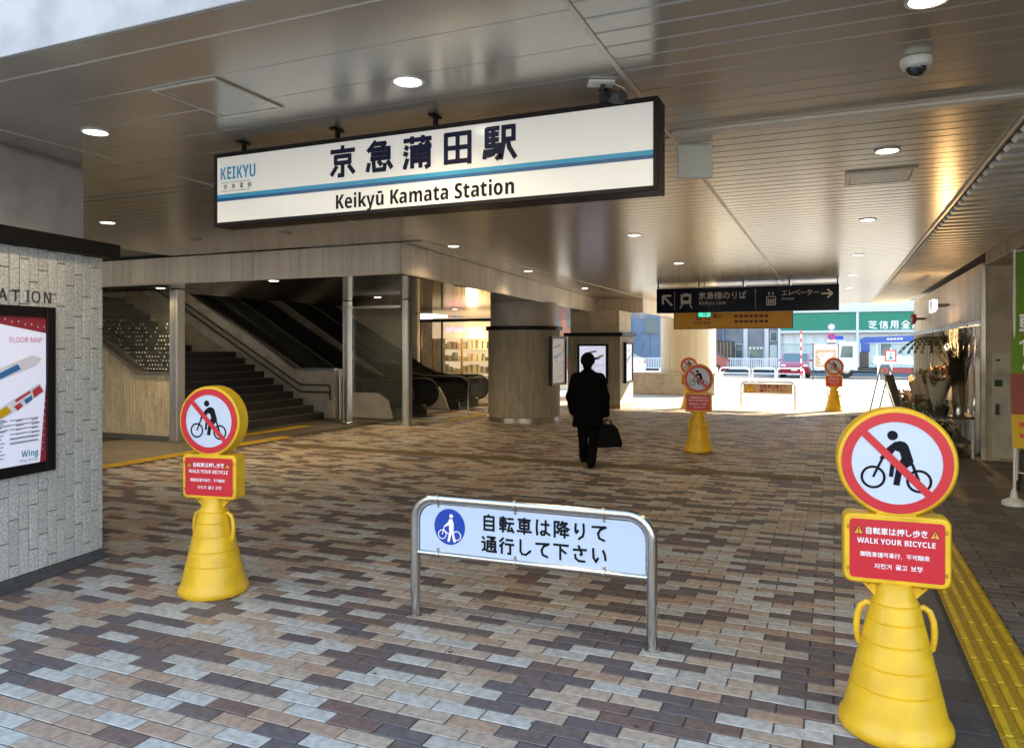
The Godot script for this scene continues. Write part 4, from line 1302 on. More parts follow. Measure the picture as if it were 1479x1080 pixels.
func round_pillar():
	var t := thing("round_pillar", "thick round pillar of ribbed beige tiles with dark band", "pillar", W(-6.68, 0, 16.29))
	var R := .84
	var c := B.new()
	c.lathe([Vector2(R - .012, .12), Vector2(R - .012, 2.1)], 64)
	obj(c, "core", M.mortar, t)
	var f := B.new()
	for i in 80:
		var a := TAU * i / 80
		var y: float = .12 - .3 * [0.0, .5, .22, .74][i % 4]
		while y < 2.1:
			var y0 := maxf(y, .12)
			var y1 := minf(y + .3, 2.1)
			y += .3
			if y1 - y0 < .02: continue
			var k := rng.randf_range(.85, 1.1)
			f.col = Color(.50 * k, .45 * k, .35 * k)
			f.t = Transform3D(Basis(Vector3.UP, a), Vector3.ZERO)
			var w := PI * R / 80 - .0035
			var r := R + rng.randf_range(0, .004)
			f.quad(Vector3(-w, y0 + .003, r), Vector3(w, y0 + .003, r), Vector3(w, y1 - .003, r), Vector3(-w, y1 - .003, r), Vector3(0, 0, 1))
	kind(obj(f, "tile_field", M.stone_field, t), "stuff")
	var pl := B.new()
	pl.lathe([Vector2(R + .02, 0), Vector2(R + .02, .115), Vector2(R - .01, .12)], 64)
	obj(pl, "steel_plinth", M.steel, t)
	var bd := B.new()
	bd.lathe([Vector2(R - .02, 2.1), Vector2(R + .06, 2.1), Vector2(R + .06, 2.19), Vector2(R - .05, 2.19)], 64)
	obj(bd, "dark_band", M.black_trim, t)
	var up := B.new()
	up.lathe([Vector2(R - .05, 2.19), Vector2(R - .05, SOFFIT - .004)], 64)
	obj(up, "upper_drum", M.panel_grey, t)
	var m := thing("pillar_map_case", "curved-wall map case with dark frame on the round pillar", "sign", W(-6.68, 0, 16.29), 86)
	poster(m, .86, .84, 1.96, R + .02, false)
func poster(m: Node3D, w: float, y0: float, y1: float, z: float, lit: bool):
	var fr := B.new()
	var x := w * .5
	fr.bx(-x, -x + .055, y0, y1, z - .03, z + .05, .004)
	fr.bx(x - .055, x, y0, y1, z - .03, z + .05, .004)
	fr.bx(-x + .055, x - .055, y1 - .055, y1, z - .03, z + .048, .004)
	fr.bx(-x + .055, x - .055, y0, y0 + .055, z - .03, z + .048, .004)
	obj(fr, "frame", M.black_trim, m)
	var s := B.new()
	s.bx(-x + .055, x - .055, y0 + .055, y1 - .055, z - .03, z + .02)
	obj(s, "screen", M.screen_far if lit else M.sheet_print, m)
	var g := B.new()
	var h := y1 - y0
	for k in 12:
		var a := -x + .10 + .05 * (k % 3)
		g.bar(Vector2(a, y0 + .10 + h * .035 * k), Vector2(a + w * (.35 + .1 * (k % 4)), y0 + .105 + h * .035 * k), .008, z + .022)
	obj(g, "print_text", M.map_grey, m)
	var p := B.new()
	p.flat(P([-x + .14, y1 - h * .42, x * .3, y1 - h * .32, x * .55, y1 - h * .36, -x + .2, y1 - h * .47]), z + .022)
	p.flat(P([-x + .2, y1 - h * .22, x * .2, y1 - h * .16, x * .3, y1 - h * .19, -x + .24, y1 - h * .25]), z + .022)
	obj(p, "print_blue", M.map_blue, m)
	var q := B.new()
	q.flat(P([x * .35, y1 - h * .30, x * .7, y1 - h * .26, x * .72, y1 - h * .31, x * .4, y1 - h * .34]), z + .022)
	q.flat(P([-x + .18, y1 - h * .50, -x * .2, y1 - h * .45, -x * .1, y1 - h * .49, -x + .22, y1 - h * .54]), z + .022)
	obj(q, "print_yellow", M.map_yellow, m)
func map_pier():
	var t := thing("square_map_pier", "square beige tiled pier with dark ledge and lit map by the exit", "pillar", W(-6.98, 0, 20.3), 0)
	# footprint: u 0 .. 1.52, v 0 .. 1.35
	var X := 1.53
	var Z := 1.45
	var c := B.new()
	c.bx(.01, X - .01, 0, 2.02, -Z + .01, -.01)
	obj(c, "core", M.mortar, t)
	tile_face(t, X, .12, 2.02, Transform3D(Basis.IDENTITY, Vector3(0, 0, -.01)), false, .08, .3, Color(1.05, .97, .84))
	tile_face(t, Z, .12, 2.02, Transform3D(Basis(Vector3.UP, PI / 2), Vector3(X - .01, 0, 0)), false, .08, .3, Color(1.05, .97, .84))
	var pl := B.new()
	pl.bx(-.012, X + .012, 0, .118, -Z, .012, .004)
	obj(pl, "plinth", M.wood_frame, t)
	var l := B.new()
	l.bx(-.09, X + .09, 2.02, 2.12, -Z - .09, .09, .005)
	obj(l, "ledge", M.black_trim, t)
	var u := B.new()
	u.bx(.06, X - .04, 2.12, SOFFIT - .004, -Z + .06, -.06, .005)
	obj(u, "upper_panel", M.wall_cream, t)
	var m := thing("pier_map_case", "lit map in a dark frame on the square tiled pier, behind the walker", "sign", W(-6.22, 0, 20.28))
	poster(m, .88, .68, 1.80, .03, true)
	var m2 := thing("pier_side_map_case", "narrow lit map on the sunlit side of the square tiled pier", "sign", W(-5.43, 0, 21.0), 90)
	poster(m2, .8, .7, 1.85, .03, true)

# ---------------------------------------------------------------- far end under the canopy
func concourse_far():
	var t := thing("cream_round_column", "big cream round column on a low square base at the sunny exit", "column", W(-5.0, 0, 28.3))
	var c := B.new()
	c.lathe([Vector2(1.0, .7), Vector2(1.0, 3.14)], 56)
	obj(c, "shaft", M.column_cream, t)
	for i in 14:
		var a := TAU * i / 14
		var j := B.new()
		j.t = Transform3D(Basis(Vector3.UP, a), Vector3.ZERO)
		j.bx(-.006, .006, .9, 3.13, .995, 1.004)
		obj(j, "joint_strip", M.ceil_trim, t)
	var b := B.new()
	b.bx(-2.0, 1.12, 0, .72, -1.1, 1.1, .02)
	obj(b, "base", M.bollard_tan, t)
	var cp := B.new()
	cp.bx(-2.05, 1.17, .722, .79, -1.15, 1.15, .015)
	obj(cp, "base_cap", M.column_cream, t)
	var low := thing("low_pale_wall", "low pale planter wall left of the cream column", "wall", W(-11.5, 0, 29.5))
	var lb := B.new()
	lb.bx(0, 4.3, 0, .7, -.4, 0, .015)
	obj(lb, "body", M.bank_white, low)
	var lc := B.new()
	lc.bx(-.03, 4.33, .702, .76, -.43, .03, .01)
	obj(lc, "coping", M.bollard_tan, low)

# ---------------------------------------------------------------- flower shop on the right
func flower_shop():
	var t := thing("flower_shop_front", "cream panelled shop front with glazing under a sign fascia", "shop", W(2.08, 0, 13.3), 0)
	# side wall along z, facing -x; local z from 0 to -10.6
	var L := 10.6
	var n := 15
	var pb := B.new()
	pb.box(Vector3.ZERO, Vector3(.06, .86, L / n - .006), .004)
	var pm := pb.mesh(M.fascia_0)
	for i in n: inst(pm, "fascia_board", M["fascia_%d" % (rng.randi() % 3)], t, Vector3(.02, 2.56, -L / n * (i + .5)))
	var hd := B.new()
	hd.bx(-.03, .08, 2.05, 2.125, -L, 0, .005)
	obj(hd, "head_rail", M.steel_soft, t)
	for i in 19:
		var m := B.new()
		var z := -.04 - L / 18.0 * i * .995
		m.bx(-.012, .045, .0, 2.05, z - .022, z + .022, .004)
		obj(m, "mullion", M.bank_white if i > 2 else M.steel_soft, t)
	for i in 9:
		var g := B.new()
		g.bx(.02, .028, .06, 2.05, -L / 9.0 * (i + 1) + .03, -L / 9.0 * i - .03)
		obj(g, "glass_pane", M.glass, t)
	var inn := B.new()
	inn.bx(2.2, 2.25, 0, 2.9, -L, 0)
	inn.bx(.06, 2.2, 2.9, 2.95, -L, 0)
	inn.bx(.06, 2.2, 0, 2.9, -L - .05, -L)
	obj(inn, "inner_wall", M.wall_cream, t)
	for k in 4:
		var sh := B.new()
		sh.bx(1.6, 2.1, .5 + .45 * k, .53 + .45 * k, -L + .2, -.3, .004)
		obj(sh, "shelf", M.wood_frame, t)
	# wall facing the entrance, with door and meter panels
	var w := thing("cream_end_wall", "cream end wall beside the flower shop with service door", "wall", W(2.08, 0, 13.2))
	var wb := B.new()
	wb.bx(-.04, 2.5, 0, 2.93, -.08, 0, .005)
	obj(wb, "body", M.wall_cream, w)
	var cb := B.new()
	cb.bx(-.045, .02, 0, 2.93, .001, .03, .004)
	obj(cb, "corner_trim", M.steel_soft, w)
	var d := B.new()
	d.bx(.10, .44, .05, 1.30, .002, .022, .004)
	var dd := obj(d, "door", M.wall_white, w)
	var dh := B.new()
	dh.bx(.14, .19, .70, .86, .022, .04, .004)
	obj(dh, "handle", M.handle_dark, dd)
	var up := B.new()
	up.bx(.10, .44, 1.32, 1.62, .002, .02, .004)
	obj(up, "hatch", M.wall_white, w)
	for q in [[.14, .2, 1.5, 1.53], [.13, .23, 1.12, 1.22]]:
		var p := B.new()
		p.bx(q[0], q[1], q[2], q[3], .0225, .032, .002)
		obj(p, "plate", M.leaf if q[2] < 1.4 else M.handle_dark, w)
	var sw := thing("light_stop_wall", "unseen pale wall added to stop light leaking into the side walkway", "wall", W(4.6, 0, 2.5))  # out of view, added only to block a light leak
	var sb := B.new()
	sb.bx(0, .15, 0, 3.4, -11.0, 0)
	obj(sb, "body", M.wall_cream, sw)
	# projecting letter signs on the fascia
	for q in [["white neon letter sign on the flower shop fascia", 3.4, 2.52, M.sign_glow, .20], ["red and brown letter sign farther along the shop fascia", 7.4, 2.40, M.flower_red, .20]]:
		var s := thing("fascia_letters", q[0], "sign", W(2.05, q[2], 13.3 + q[1]), 0)
		var bb := B.new()
		for i in 3: bb.bx(-.26, -.02, -.02, .02, -.25 + .25 * i - .02, -.25 + .25 * i + .02)
		obj(bb, "bracket", M.handle_dark, s)
		for i in 4:
			var lb := B.new()
			var z := .34 - .23 * i
			var hh: float = .16 + .05 * (i % 2)
			lb.bx(-.30, -.24, -hh * .6, hh * .6, z - .085, z - .045, .008)
			lb.bx(-.30, -.24, -.03, .03, z - .045, z + .05, .008)
			lb.bx(-.30, -.24, -hh * .6, hh * (.6 if i % 2 == 0 else .1), z + .05, z + .085, .008)
			obj(lb, "letter", q[3] if i != 2 else M.bank_white, s)
	# pendant bulb
	var pb2 := thing("pendant_bulb", "bare glowing bulb hanging at the flower shop", "lamp", W(1.95, 2.05, 16.2))
	var cd := B.new()
	cd.tube([Vector3(0, 0, 0), Vector3(0, -.22, 0)], .006, 6)
	obj(cd, "cord", M.black, pb2)
	var sk := B.new()
	sk.lathe([Vector2(0, -.20), Vector2(.022, -.20), Vector2(.022, -.26), Vector2(.015, -.27)], 12)
	obj(sk, "socket", M.handle_dark, pb2)
	var gb := B.new()
	gb.lathe([Vector2(.015, -.265), Vector2(.035, -.30), Vector2(.048, -.335), Vector2(.04, -.37), Vector2(.02, -.39), Vector2(0, -.395)], 16)
	obj(gb, "bulb", M.bulb, pb2)
	var ol := OmniLight3D.new()
	ol.name = "glow"
	ol.light_color = Color(1, .78, .5)
	ol.light_energy = .35
	ol.light_size = .04
	ol.omni_range = 6
	ol.shadow_enabled = true
	ol.position = Vector3(0, -.335, 0)
	pb2.add_child(ol)
	# display table and shelves
	var tb := thing("flower_table", "dark display table with white legs in front of the flower shop", "table", W(1.72, 0, 14.2))
	var tt := B.new()
	tt.bx(-.32, .26, .60, .64, -1.9, .9, .006)
	obj(tt, "tabletop", M.handle_dark, tb)
	for q in [[-.29, .87], [.23, .87], [-.29, -1.87], [.23, -1.87]]:
		var l := B.new()
		l.bx(q[0] - .018, q[0] + .018, 0, .60, q[1] - .018, q[1] + .018, .003)
		obj(l, "leg", M.bank_white, tb)
	var lsh := B.new()
	lsh.bx(-.30, .24, .22, .25, -1.85, .85, .004)
	obj(lsh, "lower_shelf", M.handle_dark, tb)
	rng.seed = 99
	# small foliage pots on the table front
	for i in 4: leafy_pot("low pot of pale trailing leaves on the flower table, %s the chrome bucket" % ["just before", "left of", "behind", "farthest behind"][i], W(1.56 + .04 * (i % 2), .64, 13.5 + .62 * i), .17, "leaf_pale", "pots on the flower table")
	for i in 3: leafy_pot("black bucket of greenery under the flower table, %s" % ["by its front legs", "halfway along it", "by its back legs"][i], W(1.66, .25 if i > 0 else .25, 13.7 + .8 * i), .13, "leaf", "buckets under the flower table")
	for i in 4:
		var bt := thing("flower_bucket", "tall black flower bucket standing %s the display table" % ["at the front of", "before the middle of", "near the far end of", "just past"][i], "bucket", W(1.24 + .03 * i, 0, 13.9 + .75 * i), 0, "black flower buckets on the pavement")
		var bb3 := B.new()
		bb3.lathe([Vector2(0, .001), Vector2(.09, .001), Vector2(.13, .40), Vector2(.138, .405), Vector2(.125, .40), Vector2(.0, .33)], 18)
		obj(bb3, "pail", M.black, bt)
		var st3 := B.new()
		for q in 22:
			var a := rng.randf() * TAU
			var rr := rng.randf_range(.02, .1)
			var p1 := Vector3(cos(a) * rr * 1.9, rng.randf_range(.55, .78), sin(a) * rr * 1.9)
			st3.tube([Vector3(cos(a) * rr, .34, sin(a) * rr), p1], .003, 4, false)
			for z in 4:
				var d2 := Vector3(rng.randf_range(-1, 1), rng.randf_range(-.2, 1), rng.randf_range(-1, 1)).normalized() * .08
				var s2 := d2.cross(Vector3.UP).normalized() * .018
				var o2 := p1 - Vector3(0, .05 * z, 0)
				st3.quad(o2, o2 + d2 * .5 + s2, o2 + d2, o2 + d2 * .5 - s2)
		obj(st3, "foliage", M.leaf if i % 2 == 0 else M.leaf_pale, bt)
		for q in 7:
			var fb2 := B.new()
			var c2 := Vector3(rng.randf_range(-.15, .15), rng.randf_range(.62, .82), rng.randf_range(-.15, .15))
			for z in 12:
				var aa := z * 2.4
				var d3 := Vector3(cos(aa) * sin(.15 + .09 * z), cos(.15 + .09 * z), sin(aa) * sin(.15 + .09 * z))
				var s3 := d3.cross(Vector3.UP).normalized() * .016
				fb2.quad(c2, c2 + d3 * .022 + s3, c2 + d3 * .04, c2 + d3 * .022 - s3, (d3 + Vector3.UP).normalized())
			obj(fb2, "bloom", [M.flower_white, M.flower_pink, M.flower_red, M.flower_white][i], bt)
	bouquet("bouquet wrapped in tan paper with pale blooms on the flower table", W(1.60, .78, 14.5), "paper_tan", "flower_white", .30)
	bouquet("bouquet wrapped in brown paper with cream roses on the flower table", W(1.68, .80, 15.2), "paper_tan", "flower_white", .34)
	bouquet("bouquet with white paper and clear wrap at the far table end", W(1.50, .70, 16.3), "paper_white", "flower_white", .30)
	bouquet("bouquet of red and pink blooms low beside the chrome easel", W(1.32, .42, 17.0), "paper_white", "flower_pink", .24)
	bouquet("small bouquet of dusty red blooms by the shop glazing", W(1.72, .70, 17.3), "paper_tan", "flower_red", .26)
	bouquet("tall bouquet of pink blooms in white paper beside the chrome bucket", W(1.52, .82, 13.75), "paper_white", "flower_pink", .27)
	bouquet("bouquet of pale blooms in white paper standing between the tan bouquets", W(1.50, .90, 14.85), "paper_white", "flower_white", .28)
	bouquet("bouquet of red blooms in tan paper near the glazing behind the table", W(1.80, .95, 15.8), "paper_tan", "flower_red", .28)
	# chrome bucket with dried branches
	var bk := thing("chrome_bucket", "tall shiny chrome cylinder bucket at the table end", "bucket", W(1.80, .641, 13.62))
	var cb2 := B.new()
	cb2.lathe([Vector2(0, .0), Vector2(.085, .0), Vector2(.088, .1), Vector2(.086, .11), Vector2(.088, .12), Vector2(.09, .52), Vector2(.096, .53), Vector2(.09, .535), Vector2(.08, .53), Vector2(.078, .05)], 24)
	obj(cb2, "body", M.steel, bk)
	var br := thing("dried_branches", "big spray of dark dried branches standing in the chrome bucket", "branches", W(1.80, 1.14, 13.62))
	for k in 6:
		var bb := B.new()
		for i in 26:
			var a := rng.randf() * TAU
			var sp := rng.randf_range(.08, .42)
			var h := rng.randf_range(.45, .95)
			var p0 := Vector3(0.03 * cos(a), -.35, 0.03 * sin(a))
			var p1 := Vector3(sp * .4 * cos(a), h * .45, sp * .4 * sin(a))
			var p2 := Vector3(sp * cos(a + .15), h, sp * sin(a + .15))
			bb.tube([p0, p1, p2], [.004, .0032, .0012], 4, false)
			for q in 4:
				var f := rng.randf_range(.35, .95)
				var o := p1.lerp(p2, f)
				bb.tube([o, o + Vector3(rng.randf_range(-.12, .12), rng.randf_range(.04, .16), rng.randf_range(-.12, .12))], [.002, .0007], 3, false)
		obj(bb, "twig_spray", M.twig, br)
	# dark fern fronds hanging from the shop head
	var fn := thing("hanging_fern", "dark green fern hanging under the shop sign fascia", "plant", W(1.85, 2.0, 17.4))
	var hg := B.new()
	hg.lathe([Vector2(0, -.28), Vector2(.10, -.26), Vector2(.13, -.14), Vector2(.12, -.14), Vector2(.0, -.2)], 14)
	obj(hg, "pot", M.handle_dark, fn)
	var hc := B.new()
	hc.tube([Vector3(0, .05, 0), Vector3(0, -.14, 0)], .004, 5)
	obj(hc, "cord", M.black, fn)
	for k in 16:
		var a := TAU * k / 16.0 + rng.randf_range(-.1, .1)
		var fb := B.new()
		var len := rng.randf_range(.45, .85)
		var prev := Vector3(0, -.12, 0)
		for i in 9:
			var f := (i + 1) / 9.0
			var p := Vector3(cos(a) * len * f, -.10 + .22 * f - .52 * f * f, sin(a) * len * f)
			fb.tube([prev, p], .003, 4, false)
			var side := Vector3(-sin(a), 0, cos(a))
			for s in [-1.0, 1.0]:
				var wdt := .13 * (1.0 - f * .7)
				fb.tri(prev, p, p + side * s * wdt + Vector3(0, -.03, 0), Vector3.UP, Vector3.UP, Vector3.UP)
			prev = p
		obj(fb, "frond", M.leaf, fn)
	# chrome easel leaning towards the street
	var ea := thing("chrome_easel", "leaning chrome easel frame with dark panel at the shop edge", "easel", W(1.15, 0, 18.6), 60)
	for x in [-.20, .20]:
		var l := B.new()
		l.tube([Vector3(x, .02, .30), Vector3(x, 1.28, -.12)], .02, 8)
		obj(l, "leg", M.steel, ea)
		var l2 := B.new()
		l2.tube([Vector3(x, .02, -.42), Vector3(x, 1.24, -.13)], .016, 8)
		obj(l2, "rear_leg", M.steel_soft, ea)
	var pn := B.new()
	pn.t = Transform3D(Basis(Vector3.RIGHT, -.322), Vector3(0, .72, .09))
	pn.bx(-.17, .17, -.4, .4, -.01, .01, .003)
	obj(pn, "panel", M.handle_dark, ea)
	# banner on a white pole
	var nb := thing("green_banner", "tall lime green advertising banner with white characters on a pole", "banner", W(1.79, 0, 9.6), -22)
	var po := B.new()
	po.tube([Vector3(0, .0, -.02), Vector3(0, 2.76, -.02)], .014, 8)
	po.tube([Vector3(-.02, 2.74, -.02), Vector3(.62, 2.78, -.02)], .009, 8)
	obj(po, "pole", M.white_paint, nb)
	var cl := B.new()
	cloth(cl, 0.0, .6, 1.42, 2.72)
	obj(cl, "cloth", M.banner_green, nb)
	var c2 := B.new()
	cloth(c2, 0.0, .6, .98, 1.42)
	obj(c2, "photo_panel", M.banner_meat, nb)
	var c3 := B.new()
	cloth(c3, 0.0, .6, .62, .98)
	obj(c3, "lower_panel", M.banner_yellow, nb)
	var tx := B.new()
	tx.t = Transform3D(Basis.IDENTITY, Vector3(0, 0, .035))
	write(tx, "朝", .05, 2.08, .24, .12)
	write(tx, "食", .05, 1.82, .22, .12)
	write(tx, "の", .08, 1.57, .14, .14)
	obj(tx, "lettering", M.sheet_print, nb)
	var tr := B.new()
	tr.t = Transform3D(Basis.IDENTITY, Vector3(0, 0, .035))
	tr.bx(.06, .3, .86, .90, 0, .002)
	tr.bx(.06, .3, .74, .78, 0, .002)
	tr.bx(.14, .18, .68, .86, .002, .004)
	obj(tr, "red_print", M.sheet_red, nb)
	var base := B.new()
	base.lathe([Vector2(0, .001), Vector2(.12, .001), Vector2(.115, .04), Vector2(.04, .08), Vector2(.022, .17), Vector2(.0, .17)], 20)
	obj(base, "weight", M.bank_white, nb)
	# white rack with crates beside the banner
	var ra := thing("white_rack", "white tubular rack loaded with dark goods behind the banner", "rack", W(2.3, 0, 10.75), -12)
	for q in [[-.27, .2], [-.27, -.5], [.3, .2], [.3, -.5]]:
		var l := B.new()
		l.bx(q[0] - .022, q[0] + .022, .12, 1.72, q[1] - .022, q[1] + .022, .006)
		obj(l, "upright", M.white_paint, ra)
	for y in [.2, .62, 1.1]:
		var s := B.new()
		s.bx(-.28, .32, y, y + .02, -.5, .2, .004)
		obj(s, "shelf", M.steel_soft, ra)
	for q in [[-.24, .17], [.27, .17], [-.24, -.47], [.27, -.47]]:
		var wl := B.new()
		wl.t = Transform3D(Basis(Vector3.FORWARD, PI / 2), Vector3(q[0], .06, q[1]))
		wl.lathe([Vector2(0, -.015), Vector2(.05, -.015), Vector2(.058, -.008), Vector2(.058, .008), Vector2(.05, .015), Vector2(0, .015)], 16)
		obj(wl, "castor", M.rubber, ra)
	for i in 3:
		var g := thing("goods_crate", "dark crate of packed goods on the white rack's %s shelf" % ["bottom", "middle", "top"][i], "crate", W(2.32, [.22, .64, 1.12][i] + .001, 10.9), -12, "crates on the white rack")
		var gb2 := B.new()
		gb2.bx(-.22, .24, 0, .24, -.28, .26, .01)
		obj(gb2, "box", M.black, g)
		for k in 9:
			var pk := B.new()
			pk.bx(-.19 + .14 * (k % 3), -.09 + .14 * (k % 3), .24, .24 + rng.randf_range(.03, .09), -.24 + .16 * (k / 3), -.12 + .16 * (k / 3), .012)
			obj(pk, "packet", M["goods_%d" % (rng.randi() % 4)], g)
	# red traffic cone by the door
	var rc := thing("red_cone", "small dark red cone beside the cream service door", "cone", W(2.78, 0, 12.7))
	var rb := B.new()
	rb.lathe([Vector2(0, 0), Vector2(.17, 0), Vector2(.17, .03), Vector2(.13, .04), Vector2(.03, .62), Vector2(.0, .63)], 20)
	obj(rb, "body", M.flower_red, rc)
	var rs := B.new()
	rs.lathe([Vector2(.096, .26), Vector2(.071, .39)], 20)
	obj(rs, "stripe", M.bank_white, rc)
func cloth(b: B, x0: float, x1: float, y0: float, y1: float):
	var ny := 12
	var nx := 8
	var g := []
	for j in ny + 1:
		var r := []
		for i in nx + 1:
			var x := lerpf(x0, x1, float(i) / nx)
			var y := lerpf(y0, y1, float(j) / ny)
			var edge := -.05 * sin((y - .4) * 1.7) * (1.0 - float(i) / nx)
			r.append(Vector3(x + edge * .6, y, .018 * sin(x * 13.0 + y * 2.0) + .01 * sin(y * 5.0)))
		g.append(r)
	for j in ny:
		for i in nx:
			var n: Vector3 = (g[j][i + 1] - g[j][i]).cross(g[j + 1][i] - g[j][i]).normalized()
			b.quad(g[j][i], g[j][i + 1], g[j + 1][i + 1], g[j + 1][i], n)
func leafy_pot(label: String, at: Vector3, r: float, leaf: String, group: String):
	var t := thing("leafy_pot", label, "plant", at, 0, group)
	var p := B.new()
	p.lathe([Vector2(0, 0.001), Vector2(r * .45, 0.001), Vector2(r * .6, .12), Vector2(r * .63, .13), Vector2(r * .55, .125), Vector2(0, .115)], 14)
	obj(p, "pot", M.handle_dark, t)
	var b := B.new()
	for i in 110:
		var a := rng.randf() * TAU
		var rr := r * sqrt(rng.randf()) * 1.3
		var c := Vector3(cos(a) * rr, .14 + rng.randf_range(0, .13) - .1 * rr / r * .4, sin(a) * rr)
		var d := Vector3(cos(a), rng.randf_range(-.3, .9), sin(a)).normalized() * rng.randf_range(.03, .06)
		var s := d.cross(Vector3(rng.randf_range(-1, 1), 1, rng.randf_range(-1, 1))).normalized() * .016
		var n := d.cross(s).normalized()
		b.quad(c, c + d * .5 + s, c + d, c + d * .5 - s, n)
	obj(b, "foliage", M[leaf], t)
func bouquet(label: String, at: Vector3, paper: String, bloom: String, r: float):
	var t := thing("bouquet", label, "bouquet", at, rng.randf_range(0, 360))
	t.rotation.z = rng.randf_range(-.15, .15)
	var w := B.new()
	var seg := 18
	for k in seg:
		var a0 := TAU * k / seg
		var a1 := TAU * (k + 1) / seg
		var h0 := .32 + .07 * sin(a0 * 3.0 + r * 30) + .05 * ((k * 7) % 3)
		var h1 := .32 + .07 * sin(a1 * 3.0 + r * 30) + .05 * (((k + 1) % seg * 7) % 3)
		var r0 := r * (.62 + .1 * ((k * 5) % 3) * .5)
		var r1 := r * (.62 + .1 * (((k + 1) % seg * 5) % 3) * .5)
		var lo0 := Vector3(cos(a0) * r * .18, -.12, sin(a0) * r * .18)
		var lo1 := Vector3(cos(a1) * r * .18, -.12, sin(a1) * r * .18)
		var n := Vector3(cos(a0), -.3, sin(a0))
		w.quad(lo0, lo1, Vector3(cos(a1) * r1, h1, sin(a1) * r1), Vector3(cos(a0) * r0, h0, sin(a0) * r0), n.normalized())
	obj(w, "wrap", M[paper], t)
	for i in 9:
		var a := TAU * i / 9.0 + .3
		var rr := r * .5 * (0.0 if i == 0 else rng.randf_range(.4, .95))
		var c := Vector3(cos(a) * rr, .30 + rng.randf_range(0, .08), sin(a) * rr)
		var f := B.new()
		for q in 16:
			var aa := q * 2.4
			var tilt := .15 + .065 * q
			var d := Vector3(cos(aa) * sin(tilt), cos(tilt), sin(aa) * sin(tilt))
			var s := d.cross(Vector3.UP).normalized() * .022
			var o := c + d * .01
			f.quad(o, o + d * .03 + s, o + d * .052, o + d * .03 - s, (d + Vector3.UP).normalized())
		obj(f, "bloom", M[bloom] if i % 4 != 3 else M.flower_white, t)
	var lf := B.new()
	for i in 26:
		var a := rng.randf() * TAU
		var rr := r * rng.randf_range(.2, .7)
		var c := Vector3(cos(a) * rr, .24 + rng.randf_range(0, .12), sin(a) * rr)
		var d := Vector3(cos(a), 1.2, sin(a)).normalized() * rng.randf_range(.07, .13)
		var s := d.cross(Vector3.UP).normalized() * .018
		lf.quad(c, c + d * .5 + s, c + d, c + d * .5 - s, Vector3(cos(a), .5, sin(a)).normalized())
	obj(lf, "foliage", M.leaf_pale if i_even(label.length()) else M.leaf, t)
func i_even(n: int) -> bool:
	return n % 2 == 0

